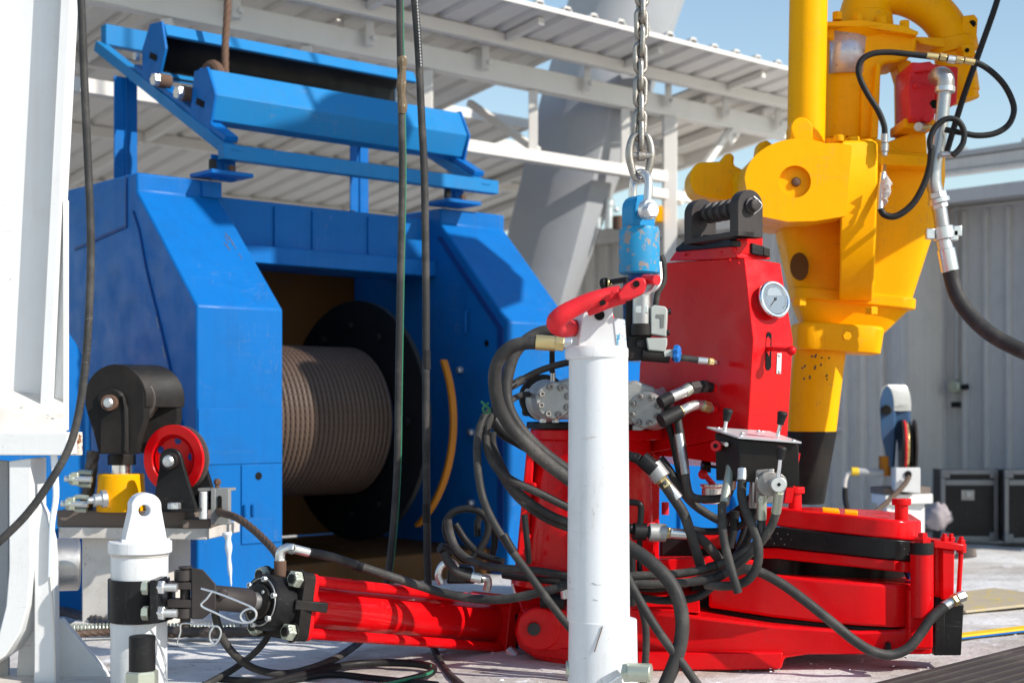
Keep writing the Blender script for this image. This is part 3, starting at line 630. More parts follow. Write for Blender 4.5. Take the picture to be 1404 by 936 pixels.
# ================================================================== LEFT WHITE POST with clamp
def left_post():
    Y = 4.6; R = thing('anchor_post', 'white round post with a lifting eye on top and a black clamp band', 'post', V((P(190, 900, Y).x, Y, 0)))
    ax = P(190.5, 700, Y).x
    def ring(y0, y1, r, name, m='white_post', par=None, bev=.003, cx=190.5): 
        x = P(cx, 0, Y).x; return build(MB().lathe(V((x, Y, P(0, y1, Y).z)), UP, [(0, pr(r, Y)), (P(0, y0, Y).z-P(0, y1, Y).z, pr(r, Y))], 48), name, m, par or R, bev)
    ring(850, 952, 38, 'tube'); ring(759, 850, 38.5, 'upper_tube', cx=191.5); ring(741, 757.5, 43, 'cap_flange', bev=.004, cx=192); ring(757, 762, 39.5, 'weld_bead', 'dirty_white', None, .004, 191.5)
    # lifting eye: plate turned to the right
    def lug(Yq, dx=0): return
    pts = [(173, 743), (181.5, 699)]+arc(199, 695, 18, 168, 12, 12, 19)+[(217, 699), (224, 743)]
    hole = arc(196.5, 700, 7, 0, 360, 20, 8)[:-1]
    def rot(p):          # plate turned about the post axis so that its left edge shows
        q = P(p[0], p[1], Y-.03); d = q.x-ax; return V((ax+d*1.06, Y-.03+d*.40, q.z))
    outer = [rot(p) for p in pts]; inner = [rot(p) for p in hole]; vec = V((-.030, .062, 0))
    mb = holed(outer, inner, vec)
    build(mb, 'lifting_eye', 'white_post', R, .003)
    build(MB().tube([rot(p)+V((0, -.004, 0)) for p in ((170, 743), (190, 744), (210, 744), (227, 743))], .010, 8, 4), 'weld_bead', 'white_post', R)
    # clamp band
    cb = ring(792, 850, 41.5, 'clamp_band', 'black', bev=.003)
    x = P(190.5, 0, Y).x
    zt, zb = P(0, 794, Y).z, P(0, 852, Y).z
    q = P(210, 820, Y-.08)
    e1 = build(MB().prism(PP([(205, 795), (216, 795), (216, 853), (205, 853)], Y-.175), V((.005, .11, 0))), 'clamp_ear', 'black', cb, .003)
    build(MB().prism(PP([(221, 797), (236, 799), (236, 849), (221, 851)], Y-.02), V((0, .05, 0))), 'clamp_ear', 'black', cb, .003)
    D = V((1, -.05, 0)).normalized()
    for y in (805, 840):
        a = P(199, y, Y-.16); hexb(P(203.5, y, Y-.16), -D, pr(9.5, Y), .019, cb, 'zinc_green'); hexb(P(217, y, Y-.155), D, pr(9.5, Y), .020, cb, 'zinc')
        mb = MB(); L = pr(26, Y); prof = []
        for i in range(24): prof += [(L*i/24, pr(5.6, Y)), (L*(i+.5)/24, pr(5.0, Y))]
        mb.lathe(P(217, y, Y-.155), D, prof, 14); build(mb, 'threaded_rod', 'zinc', cb, 0, 20)
    return R
left_post()
def nut_stud():
    Y = 4.42; x = P(195, 0, Y).x; R = thing('stud_bolt', 'black round stud with a greenish hex nut in front of the white post', 'bolt', V((x, Y, 0)))
    zb = P(0, 918, Y).z; zt = P(0, 871, Y).z
    build(MB().lathe(V((x, Y, zb)), UP, [(0, pr(18, Y)), (zt-zb-.003, pr(18, Y)), (zt-zb, pr(17, Y))], 36), 'stud', 'black', R, .0015)
    build(MB().lathe(V((x, Y, 0.0)), UP, [(0, pr(23, Y)), (zb-.006, pr(23, Y)), (zb, pr(20.5, Y))], 6), 'hex_nut', 'zinc_green', R, .002)
nut_stud()

# ================================================================== HYDRAULIC CYLINDER
AC = V((.67, .74, -.17)).normalized(); SC = V((.74, -.67, 0)).normalized(); UC = SC.cross(AC).normalized()
if UC.z < 0: UC = -UC
C1 = P(395, 828, 4.85)
def cylinder():
    R = thing('hydraulic_cylinder', 'glossy red hydraulic cylinder with black gland lying between post and tong', 'hydraulic cylinder', V((C1.x, C1.y, 0)))
    E = lambda a, s, u: C1+AC*a+SC*s+UC*u
    Ln = 1.0
    barrel = build(MB().cyl(E(.0, 0, 0), E(Ln, 0, 0), .083, n=48), 'barrel', 'red_gloss', R, .003)
    def flange(a0, a1, h, name, m, rad=.02):
        pts = []
        for sx, sy, st in ((1, 1, 0), (-1, 1, 90), (-1, -1, 180), (1, -1, 270)):
            for i in range(5):
                t = math.radians(st+90*i/4); pts.append(E(a0, sx*(h-rad)+rad*math.cos(t), sy*(h-rad)+rad*math.sin(t)))
        return build(MB().prism(pts, AC*(a1-a0)), name, m, R, .003)
    ff = flange(-.035, .012, .112, 'front_flange', 'black_worn'); build(MB(), 'x', 'red', R) if 0 else None
    flange(.0125, .03, .110, 'front_plate', 'red'); rf = flange(Ln-.02, Ln+.035, .112, 'rear_flange', 'red'); flange(Ln+.036, Ln+.05, .112, 'rear_plate', 'black_worn')
    for s in (-1, 1):
        for u in (-1, 1):
            build(MB().cyl(E(-.01, s*.086, u*.086), E(Ln, s*.086, u*.086), .0185, n=18), 'tie_rod', 'red', R)
            m = hexb(E(-.036, s*.086, u*.086), -AC, .029, .034, ff, 'zinc_green', 'nut', .2+s*.3); build(MB().cyl(E(-.036, s*.086, u*.086), E(-.043, s*.086, u*.086), .033, n=20), 'washer', 'black_worn', ff); build(MB().cyl(E(-.06, s*.086, u*.086), E(-.074, s*.086, u*.086), .016, n=14), 'rod_end', 'black_worn', ff)
    gl = build(MB().lathe(E(-.035, 0, 0), -AC, [(0, .092), (.075, .092), (.083, .086), (.083, .060), (.076, .058), (.076, .0)], 48), 'gland', 'black', R, .0015)
    build(MB().lathe(E(-.11, 0, 0), -AC, [(0, .058), (.02, .058), (.022, .05), (.022, .036)], 40), 'gland_nut', 'black_worn', gl, .0015)
    build(MB().torus(E(-.118, 0, 0), AC, .077, .003, 48, 6), 'seal_ring', 'steel', gl)
    for k in range(6):
        t = math.radians(20+60*k); capb(E(-.116, .076*math.cos(t), .076*math.sin(t)), -AC, .0095, .014, gl, 'zinc')
    for k in range(2): capb(E(-.131, .042*math.cos(.9+math.pi*k), .042*math.sin(.9+math.pi*k)), -AC, .006, .004, gl, 'zinc')
    # piston rod and clevis
    build(MB().cyl(E(-.11, 0, 0), E(-.20, 0, 0), .030, n=28), 'piston_rod', 'steel', R, .001)
    ce = build(MB().lathe(E(-.16, 0, 0), -AC, [(0, .037), (.02, .040), (.16, .040), (.17, .034)], 32), 'rod_end', 'bracket', R, .003)
    build(MB().lathe(P(305, 813, E(-.3, 0, 0).y-.035), V((.3, -1, .05)), [(0, .016), (.012, .016), (.014, .013)], 20), 'pin_boss', 'bracket', ce, .001)
    Yc = 4.53
    # clevis yoke: a sloping web and two round bosses
    yoke = build(MB().loft([[P(262, 778, Yc-.03), P(262, 848, Yc-.03), P(262, 848, Yc+.03), P(262, 778, Yc+.03)], [P(278, 780, Yc-.03), P(278, 848, Yc-.03), P(278, 848, Yc+.03), P(278, 780, Yc+.03)], [P(296, 800, Yc-.035), P(296, 834, Yc-.035), P(296, 834, Yc+.04), P(296, 800, Yc+.04)]]), 'clevis', 'bracket', R, .004)
    for y0, y1 in ((781, 795), (833, 846)):
        x = P(253, 0, Yc).x
        build(MB().lathe(V((x, Yc, P(0, y1, Yc).z)), UP, [(0, pr(14, Yc)), (pr(y1-y0, Yc), pr(14, Yc))], 28), 'boss', 'bracket', yoke, .002)
        build(MB().prism(PP([(253, y0), (268, y0), (268, y1), (253, y1)], Yc-.025), V((0, .05, 0))), 'boss_web', 'bracket', yoke, .002)
    for y0, y1 in ((798, 808), (822, 833)):
        x = P(253, 0, Yc).x
        build(MB().prism(PP([(229, y0), (260, y0), (272, y0+1), (272, y1), (260, y1), (229, y1)], Yc-.028), V((0, .056, 0))), 'hinge_plate', 'bracket', yoke, .002)
    x = P(254, 0, Yc).x
    build(MB().lathe(V((x, Yc, P(0, 859, Yc).z)), UP, [(0, pr(7, Yc)), (pr(80, Yc), pr(7, Yc)), (pr(80, Yc), pr(9.5, Yc)), (pr(83, Yc), pr(9.5, Yc))], 24), 'hinge_pin', 'bracket', yoke, .001)
    def z4(p): return (220+p[0]/5.85, 740+p[1]/5.85)
    c = [z4(p) for p in ((325, 388), (415, 412), (455, 425), (530, 452), (640, 497), (725, 535), (768, 575), (762, 625), (715, 658), (665, 648), (642, 610), (665, 570), (720, 548), (765, 575), (757, 630), (680, 663), (560, 638), (440, 582), (328, 525), (370, 470), (418, 405))]
    build(MB().tube(PP(c, Yc-.10), .0032, 8, 5), 'safety_clip', 'zinc', R)
    c = [z4(p) for p in ((450, 690), (300, 676), (172, 668), (160, 740), (140, 838), (270, 846), (400, 845), (455, 815), (486, 750), (470, 700), (430, 692), (398, 745), (400, 800), (425, 826))]
    build(MB().tube(PP(c, Yc-.03), .0030, 8, 5), 'safety_clip', 'zinc', R)
    # lug bar, port and elbow on top
    build(MB().bar(E(-.05, .09, .005), E(.055, .13, .005), .03, .032), 'lug_bar', 'black_worn', ff, .003)
    Yp = 4.83
    build(MB().cyl(P(384, 792, Yp), P(384, 768, Yp), pr(8.5, Yp), n=20), 'port', 'rust', R, .002)
    build(MB().cyl(P(384, 770, Yp), P(384, 766, Yp), pr(7.5, Yp), n=6), 'port_nut', 'zinc', R, .001)
    build(MB().tube(PP([(384, 768), (384, 760), (387, 754), (394, 751), (402, 752)], Yp), pr(6.8, Yp), 14, 5), 'elbow', 'zinc', R)
    build(MB().cyl(P(397, 751.5, Yp), P(403, 752, Yp), pr(8, Yp), n=6), 'elbow_nut', 'zinc', R, .001)
    build(MB().cyl(P(403, 752, Yp), P(423, 757, Yp+.03), pr(6.4, Yp), n=18), 'ferrule', 'zinc', R, .001)
    h = [(418, 756, 4.86), (450, 762, 4.92), (490, 775, 5.0), (530, 788, 5.05), (570, 801, 5.08), (610, 813, 5.08), (650, 820, 5.06), (690, 821, 5.02), (730, 814, 4.98), (765, 805, 4.95), (810, 790, 4.97)]
    build(MB().tube([P(*q) for q in h], pr(6.2, 5), 12, 8), 'supply_hose', 'rubber', R)
    for x0, y0, x1, y1 in ((484, 773.5, 498, 778), (719, 817, 727, 815)): build(MB().cyl(P(x0, y0, 5.0), P(x1, y1, 5.0), pr(6.9, 5), n=14), 'hose_mark', 'rubber_dark', R)
    # link to the tong, washers
    build(MB().bar(P(690, 852, 5.62), P(738, 862, 5.45), .05, .09), 'rear_link', 'black', R, .004)
    build(MB().cyl(P(697, 893, 5.45), P(710, 903, 5.42), pr(10, 5.4), n=24), 'hanging_bush', 'zinc', R, .004)
    build(MB().tube(PP([(676, 893), (675, 910), (677, 925)], 5.4), .006, 6, 4), 'hanging_wire', 'zinc', R)
    return R
cylinder()

# ================================================================== LEFT PULLEY STAND
def pulley_stand():
    Y = 5.980
    R = thing('pulley_stand', 'white pedestal with dark plate carrying pulleys beside the winch', 'stand', V((P(170, 0, Y).x, Y, 0)))
    build(MB().prism([V((p.x, p.y, 0)) for p in (P(112, 738, Y+.05), P(218, 738, Y+.0), P(262, 738, Y+.35), P(150, 738, Y+.42))], UP*(P(0, 738, Y).z)), 'column', 'dirty_white', R, .006)
    z0 = P(0, 738, Y).z; z1 = P(0, 722.5, Y).z; z2 = P(0, 700, Y).z
    build(MB().prism([V((p.x, p.y, z0+.0005)) for p in (P(80, 0, Y), P(283, 0, Y-.06), P(329, 0, Y+.32), P(120, 0, Y+.5))], UP*(z1-z0)), 'top_slab', 'dirty_white', R, .004)
    dk = build(MB().prism([V((p.x, p.y, z1+.001)) for p in (P(78, 0, Y+.01), P(254, 0, Y-.03), P(312, 0, Y+.36), P(120, 0, Y+.48))], UP*(z2-z1)), 'deck_plate', 'plank', R, .004)
    build(MB().prism([V((p.x, p.y, z1+.001)) for p in (P(250, 0, Y-.07), P(288, 0, Y-.05), P(312, 0, Y+.2), P(260, 0, Y+.2))], UP*(z2-z1)*.55), 'shim_plate', 'plank', R, .004)
    build(MB().prism([V((p.x, p.y, 0)) for p in (P(95, 0, Y-.02), P(222, 0, Y-.05), P(268, 0, Y+.38), P(130, 0, Y+.46))], UP*.02), 'foot_plate', 'dirty_white', R, .004)
    # snatch block on a yellow post
    Yb = 6.000; B = thing('snatch_block', 'large black snatch block on a short yellow swivel post', 'pulley block', P(164, 700, Yb))
    build(MB().lathe(P(166, 700, Yb), UP, [(0, pr(33, Yb)), (pr(51, Yb), pr(31, Yb))], 36), 'swivel_post', 'yellow', B, .004)
    build(MB().lathe(P(167, 650, Yb), UP, [(0, pr(16, Yb)), (pr(14, Yb), pr(16, Yb))], 28), 'neck', 'chrome', B); build(MB().lathe(P(167, 637, Yb), UP, [(0, pr(19, Yb)), (pr(14, Yb), pr(19, Yb)), (pr(17, Yb), pr(13, Yb))], 28), 'collar', 'black_worn', B, .002)
    side = [(135, 622), (127, 590)]+arc(158, 548, 42, 200, 20, 14, 48)+[(198, 575), (190, 600), (186, 622)]
    vec = V((.11, .10, 0)); Yf = 5.880
    build(MB().prism(PP(side, Yf), V((.018, .016, 0))), 'side_plate', 'black_worn', B, .004)
    build(MB().prism([p+vec for p in PP(side, Yf)], V((.018, .016, 0))), 'side_plate', 'black_worn', B, .004)
    cen = P(158, 548, Yf); axd = V((.74, .67, 0)).normalized(); xx = V((.67, -.74, 0)).normalized()
    sh = build(MB().lathe(cen+vec*.55-V((0, .035, 0)), V((0, 1, 0)), [(0, pr(33, Yf)), (.02, pr(33, Yf)), (.035, pr(27, Yf)), (.05, pr(33, Yf)), (.07, pr(33, Yf))], 36), 'sheave', 'rope_dark', B, .002)
    cov = [P(x, y, Yf) for x, y in arc(158, 548, 43, 170, -12, 14, 49)]; mb = MB()
    mb.loft([[p, p+vec*1.17, p+vec*1.17+(cen+vec-p-vec).normalized()*.008, p+(cen-p).normalized()*.008] for p in cov]); build(mb, 'top_cover', 'black_worn', B, .002)
    ck = [(137, 622), (137, 560)]+arc(150, 552, 18, 160, 0, 10, 20)+[(171, 560), (172, 622)]
    ch = build(MB().prism(PP(ck, Yf-.016), V((.014, .012, 0))), 'cheek_plate', 'black_worn', B, .004)
    build(MB().tube(PP([(168, 542), (171, 560), (172, 590), (171.5, 618)], Yf-.02), .006, 6, 4), 'weld_bead', 'black_worn', ch)
    build(MB().cyl(P(152, 552, Yf-.01), P(149, 552, Yf-.05), pr(11, Yf), n=24), 'axle_nut', 'rust', ch, .002); rivet(P(149, 552, Yf-.045), V((-.35, -1, 0)), pr(7.5, Yf), .016, ch, 'zinc')
    build(MB().lathe(P(146, 683, Yb-.10), V((-1, -.55, -.1)), [(0, pr(12, Yb)), (.02, pr(12, Yb)), (.022, pr(9, Yb)), (.05, pr(8, Yb)), (.052, pr(5, Yb)), (.075, pr(4.5, Yb))], 18), 'grease_plug', 'zinc', B, .001)
    # rope end with two clips
    S = thing('rope_tail', 'dark upright rope tail held by two zinc wire clips', 'wire rope', P(123, 702, 6.080))
    build(MB().rope(PP([(128, 618), (124, 650), (121, 675), (118, 702)], 6.030), pr(8.5, 6.030)), 'rope', 'rope_dark', S, 0, 60)
    for x, y in ((117, 656), (112, 690)):
        cl = build(MB().tube(PP([(x+9, y-8), (x-6, y-9), (x-12, y-4), (x-12, y+4), (x-6, y+8), (x+7, y+9)], 5.940), pr(3.6, 5.980), 10, 4), 'rope_clip', 'zinc_green', S)
        build(MB().bar(P(x-14, y-9, 5.920), P(x-14, y+9, 5.920), .02, .03), 'clip_saddle', 'zinc_green', cl, .004)
        build(MB().cyl(P(x-28, y, 5.920), P(x+9, y+1, 5.920), pr(4.2, 5.980), n=12), 'clip_leg', 'zinc', cl); hexb(P(x-16, y, 5.920), V((-1, -.1, 0)), pr(8, 5.980), .018, cl, 'zinc_green')
    # red sheave with black bracket
    Q = thing('red_pulley', 'red pulley wheel in a black bracket on the white pedestal', 'pulley', P(240, 700, 5.910))
    cen = P(240, 629, 5.920); r = pr(47, 5.920); ad = V((.34, .94, 0)).normalized()
    prof = [(-.012, .62*r), (.0, .68*r), (-.012, .70*r), (-.016, .72*r), (-.016, r), (-.002, r), (.008, .9*r)]
    wheel = build(MB().lathe(cen, ad, prof, 48, False), 'wheel', 'red', Q, .0015)
    build(MB().lathe(cen, ad, [(.0, .12*r), (.0, .78*r), (.02, .78*r), (.02, .12*r)], 36, False), 'wheel_web', 'red', wheel)
    x_, y_ = frame(ad)
    for k in range(5):
        t = .5+2*math.pi*k/5; build(MB().lathe(cen-ad*.001+(x_*math.cos(t)+y_*math.sin(t))*.55*r, ad, [(0, .11*r), (.004, .11*r)], 16), 'hole', 'blue_dark', wheel)
    build(MB().lathe(cen, ad, [(.006, .88*r), (.02, .86*r), (.028, .98*r), (.04, .98*r)], 40), 'groove', 'rope_dark', wheel)
    br = [(208, 701), (218, 640)]+arc(233, 630, 15, 170, 15, 9, 16)+[(251, 640), (268, 695), (268, 701)]
    bk = build(MB().prism(PP(br, 5.830), V((.008, .012, 0))), 'bracket', 'black', Q, .003)
    build(MB().prism([p+V((.06, .13, 0)) for p in PP(br, 5.830)], V((.008, .012, 0))), 'bracket', 'black', Q, .003)
    build(MB().prism(PP([(205, 697), (268, 697), (268, 702), (205, 702)], 5.820), V((.03, .16, 0))), 'bracket_foot', 'black', Q, .002)
    build(MB().cyl(P(235, 631, 5.830), P(231, 632, 5.770), pr(12, 5.780), n=24), 'axle_collar', 'black_worn', bk, .002); rivet(P(231, 632, 5.770), V((-.25, -1, 0)), pr(8.5, 5.780), .016, bk, 'zinc')
    hexb(P(239, 697, 5.780), UP, pr(9, 5.780), .024, bk, 'zinc')
    # rope guide box and wire rope
    T = thing('rope_guide', 'small grey rope guide box with white roller at the plate corner', 'rope guide', P(295, 721, 5.880))
    fr = PP([(289, 669), (313, 669), (313, 719), (289, 719)], 5.880)
    build(MB().prism([fr[0], P(295, 669, 5.880), P(295, 719, 5.880), fr[3]], V((.01, .012, 0))), 'guide_plate', 'guide_grey', T, .002)
    build(MB().prism(PP([(295.2, 669), (313, 669), (313, 719), (295.2, 719)], 5.882), V((.01, .012, 0))), 'guide_plate', 'guide_grey', T, .002)
    build(MB().prism(PP([(271, 669), (313, 669), (313, 673), (271, 673)], 5.890), V((.02, .06, 0))), 'guide_top', 'guide_grey', T, .002)
    build(MB().prism(PP([(298, 680)]+arc(301, 682, 3, 180, 0, 6)+[(304, 705)]+arc(301, 705, 3, 0, -180, 6), 5.878), V((0, .003, 0))), 'slot', 'hole', T)
    build(MB().cyl(P(279, 673.5, 5.900), P(279, 711, 5.900), pr(6.080, 5.880), n=20), 'roller', 'white', T, .002)
    build(MB().cyl(P(298, 668, 5.890), P(298, 656, 5.890), pr(3.5, 5.880), n=10), 'stud', 'rust', T); hexb(P(298, 663, 5.890), UP, pr(5, 5.880), .015, T, 'rust')
    o = build(MB().rope([P(q[0], q[1], q[2]) for q in ((288, 690, 5.980), (303, 702, 5.860), (322, 708, 5.68), (342, 721, 5.6), (362, 739, 5.5), (378, 757, 5.4), (386, 775, 5.32), (392, 800, 5.25), (400, 850, 5.2))], pr(5.0, 6)), 'pulley_rope', 'rope', None, 0, 60,
        label='twisted steel rope running from the grey guide box down behind the cylinder', cat='wire rope')
    o = build(MB().tube([P(q[0], q[1], 5.780) for q in ((311, 729), (313, 742), (314, 765), (316, 790), (317, 803))], lambda t: .016*(1-t)+.002+.004*math.sin(t*22)*(1-t), 8, 6), 'icicle', 'ice', None, 0, 60, label='long icicle hanging from the right corner of the pedestal slab', cat='icicle')
pulley_stand()

# ropes and hoses lying on the deck, left
def gl(pts, z=None, lift=0): return pts
build(MB().rope([G(60, 838, .03), G(90, 838, .03), G(118, 846, .03), G(160, 856, .03), G(215, 864, .03), G(300, 866, .03), G(390, 864, .03), G(480, 858, .03)], .021), 'deck_rope', 'rope_dark', None, 0, 60, label='thick dark wire rope lying on the snowy deck behind the white post', cat='wire rope')
build(MB().rope([G(92, 870, .02), G(150, 866, .02), G(235, 869, .02), G(330, 864, .02), G(420, 862, .02)], .014), 'deck_rope', 'rope', None, 0, 60, label='thin brown wire rope on the deck next to a coil spring', cat='wire rope')
pts = []
a, b = G(96, 861, .025), G(330, 860, .025)
for i in range(520):
    t = i/519; c = a+(b-a)*t; ph = i*2*math.pi/11; pts.append(c+V((0, math.cos(ph), math.sin(ph)))*.017)
build(MB().tube(pts, .0045, 6, 1), 'coil_spring', 'zinc_green', None, 0, 60, label='long bright coil spring sleeve lying on the deck behind the white post', cat='spring')
DG = 'hoses lying on the snowy deck under the red cylinder'
hose('deck_hose', [(293, 828, 4.75), (297, 850, 4.76), (306, 876, 4.78), (325, 900, 4.82), (352, 917, 4.9), (390, 923, 4.93), (428, 915, 4.97), (460, 902, 5.1), (488, 884, 5.4), (500, 872, 5.55)], None, 5.3, None, 'rubber', 'hose with green tint drooping in a wide loop under the gland', 'hose', DG)
hose('deck_hose', [(372, 862, 5.0), (362, 880, 4.98), (345, 898, 4.95), (318, 918, 4.9), (285, 936, 4.8), (250, 955, 4.7)], None, 4.6, None, 'rubber', 'grey hose running down left from below the black flange', 'hose', DG)
h = hose('deck_hose', [(330, 945, 4.66), (400, 928, 4.83), (470, 912, 5.05), (520, 908, 5.12), (565, 909, 5.1), (592, 914, 5.02), (590, 922, 4.92), (565, 930, 4.83), (520, 940, 4.72), (480, 955, 4.6)], None, 5.5, None, 'rubber_dark', 'black hose loop lying flat in front of the red cylinder', 'hose', DG)
build(MB().tube(PP([(591, 912, 5.0), (591, 921, 4.9), (566, 928.5, 4.81), (521, 938.5, 4.7)]), .005, 6, 8), 'green_stripe', 'green_stripe', h)
hose('deck_hose', [(592, 880, 5.5), (597, 893, 5.4), (605, 910, 5.2), (620, 928, 4.95), (645, 948, 4.7)], None, 5.2, None, 'rubber', 'short black hose dropping to the deck under the middle of the cylinder', 'hose', DG)
hose('deck_hose', [(300, 930, 4.87), (380, 934, 4.82), (450, 924, 4.93), (520, 930, 4.86), (600, 938, 4.75)], None, 4.6, None, 'rubber_dark', 'flat black hose lying along the bottom edge beneath the loop', 'hose', DG)

# ================================================================== CENTRE WHITE POST
def centre_post():
    Y = 4.45; x = P(820, 0, Y).x; R = thing('lift_post', 'thick white hanging cylinder post with a slim lug in front of the red tong', 'post', V((x, Y, 0)))
    def ring(y0, y1, r0, r1, name, cx0=820, m='white_post', bev=.003, cap=True):
        z0 = P(0, y1, Y).z; z1 = P(0, y0, Y).z; a = V((P(cx0, 0, Y).x, Y, z0)); return build(MB().lathe(a, UP, [(0, pr(r1, Y)), (z1-z0, pr(r0, Y))], 56, cap), name, m, R, bev)
    ring(490, 850, 40.5, 43.0, 'tube', 820.5); ring(848, 955, 46.5, 48.5, 'lower_sleeve', 826.5, bev=.0025)
    zz = P(0, 493, Y).z; build(MB().lathe(V((P(818, 0, Y).x, Y, zz)), UP, [(0, pr(41, Y)), (.006, pr(43.5, Y)), (pr(14, Y), pr(43.5, Y)), (pr(18, Y), pr(41, Y))], 56), 'collar', 'white_post', R, .0015)
    # tapering lug
    f = [(793, 476), (798, 436), (803, 414), (812, 408), (835, 407), (840, 413), (841, 436), (857, 438), (860, 476)]
    build(slab(f, Y-.04, V((-.02, .07, 0))), 'lug', 'white_post', R, .003)
    build(MB().prism(PP([(842, 439), (857, 438), (859, 475), (846, 475)], Y-.043), V((0, .003, 0))), 'worn_face', 'blue_worn' if 'blue_worn' in M else 'white', R)
    build(MB().cyl(P(822, 432, Y-.041), P(822, 432, Y-.046), pr(7, Y), n=20), 'eye_hole', 'hole', R)
    def on(px, py, r, cx):
        d = (px-cx)/r; a = P(px, py, Y-pr(r, Y)*math.sqrt(max(0, 1-d*d))*1.0); return a+V((0, -.0004, 0))
    for pts, r, cx, rad, m in (([(826, 858), (823, 868), (819, 880), (815, 893)], 47.5, 826.5, .0016, 'rust'), ([(868, 860), (866, 872)], 47.5, 826.5, .0015, 'tape'), ([(813, 798), (818, 801), (825, 801)], 42.5, 820.5, .0008, 'grey_paint'), ([(814, 821), (820, 823)], 42.6, 820.5, .0008, 'grey_paint'),
        ([(798, 602), (815, 598), (838, 603)], 41.2, 820.5, .0009, 'dirty_white'), ([(826, 654), (836, 653), (848, 655)], 41.4, 820.5, .0009, 'dirty_white'), ([(838, 661), (841, 662)], 41.4, 820.5, .0016, 'grey_paint'), ([(833, 553), (835, 554)], 41, 820.5, .0014, 'grey_paint'), ([(802, 560), (822, 562)], 41, 820.5, .0007, 'dirty_white'), ([(846, 900), (850, 925)], 47.8, 826.5, .0009, 'rust')):
        build(MB().tube([on(x_, y_, r, cx) for x_, y_ in pts], rad, 6, 4), 'scuff_mark', m, R)
    # pin through the sleeve at the foot
    pn = build(MB().cyl(P(862, 921, Y-.14), P(893, 922, Y-.16), pr(12.5, Y), n=28), 'cross_pin', 'zinc_green', R, .003)
    build(MB().cyl(P(858, 921, Y-.13), P(866, 921, Y-.142), pr(14, Y), n=6), 'pin_head', 'zinc_green', pn, .002)
    build(MB().tube(PP([(860, 920, Y-.145), (852, 925, Y-.15), (842, 931, Y-.15), (832, 938, Y-.15), (820, 950, Y-.15)]), .0042, 8, 5), 'pin_wire', 'zinc', pn)
    build(MB().cyl(P(776, 917, Y), P(784, 917, Y), pr(12, Y), n=20), 'pin_end', 'zinc_green', R, .003)
M['blue_worn'] = paint('flaking blue over white', (.70, .71, .72), .4, chips=.56, ccol=(.02, .30, .48, 1), scale=.9, grime=.2)
centre_post()

# ================================================================== CHAIN, SHACKLE, SWIVEL, HOOK
def chain():
    Y = 4.44
    R = thing('lifting_chain', 'worn grey steel chain hanging from above down to the shackle', 'chain', P(878, 215, Y))
    a = pr(3.7, Y); L = pr(12.0, Y); Wd = pr(7.6, Y)
    mb = MB(); path = []
    for i in range(11): t = math.pi*i/10; path.append(V((Wd*math.cos(t), 0, L+Wd*math.sin(t))))
    for i in range(11): t = math.pi+math.pi*i/10; path.append(V((Wd*math.cos(t), 0, -L+Wd*math.sin(t))))
    rings = []; n = len(path)
    for i, p in enumerate(path):
        d = (path[(i+1) % n]-path[i-1]).normalized(); s = V((0, 1, 0)); q = s.cross(d)
        rings.append([p+(q*math.cos(2*math.pi*k/10)+s*math.sin(2*math.pi*k/10))*a for k in range(10)])
    rings.append(rings[0]); mb.loft(rings, False)
    proto = build(mb, 'link', 'chain_steel', R, 0, 60)
    pts = [(880, -12), (879, 11), (879.5, 34), (878, 57), (878, 80), (877.5, 103), (878, 126), (877, 149), (877, 172), (878, 186)]
    for i, (x, y) in enumerate(pts):
        o = proto if i == 0 else proto.copy()
        if i: col.objects.link(o); o.name = 'link'
        o.parent = R; o.location = P(x, y, Y)-WL[R]; WL[o] = P(x, y, Y)
        o.rotation_euler = (0, random.uniform(-.06, .06), math.radians((20 if i % 2 == 0 else 104)+random.uniform(-8, 8)))
    # coupling link
    Yc = Y-.005
    for sgn in (-1, 1):
        q = [(878+sgn*3, 183), (878+sgn*10, 188), (878+sgn*14, 200), (878+sgn*15, 214), (878+sgn*12, 230), (878+sgn*8, 243), (879+sgn*2, 248)]
        build(MB().tube([P(p[0], p[1], Yc+sgn*.004) for p in q], lambda t: pr(3.4+2.2*math.sin(math.pi*min(1, t*1.05)), Y), 12, 5), 'coupling_half', 'chain_steel', R)
    build(MB().cyl(P(862, 213, Yc-.003), P(894, 214, Yc), pr(4.6, Y), n=16), 'coupling_pin', 'chain_steel', R, .001)
    build(MB().cyl(P(874, 214, Yc-.003), P(884, 214, Yc), pr(7, Y), n=16), 'coupling_sleeve', 'chain_steel', R, .002)
M['chain_steel'] = paint('weathered chain steel', (.36, .33, .29), .36, metal=.75, grime=.9, gcol=(.12, .085, .06, 1), chips=.60, ccol=(.55, .54, .52, 1), scale=2.2, bump=.3)
chain()
def shackle():
    Y = 4.44; R = thing('bow_shackle', 'bright zinc shackle joining the chain to the blue swivel', 'shackle', P(880, 296, Y))
    # bow plane runs into depth to the left
    A0 = P(869, 296, Y+.06); B0 = P(886, 290, Y-.075)
    q = [P(868, 290, Y+.065), P(867.5, 262, Y+.06), P(869, 247, Y+.045), P(875, 238, Y+.01), P(883, 238, Y-.035), P(889, 246, Y-.06), P(889, 262, Y-.07), P(887, 282, Y-.075)]
    build(MB().tube(q, pr(5.6, Y), 14, 6), 'bow', 'zinc', R)
    D = (B0-A0).normalized()
    D = V((.55, -.83, 0))
    e = build(MB().cyl(P(885, 288, Y-.066), P(885, 288, Y-.066)+D*.028, pr(14, Y), n=28), 'eye', 'zinc', R, .003)
    build(MB().cyl(A0, B0, pr(7.5, Y), n=18), 'pin', 'zinc', R)
    hexb(P(888, 289, Y-.09), D, pr(11, Y), .026, R, 'zinc', 'bolt_head', .5)
shackle()
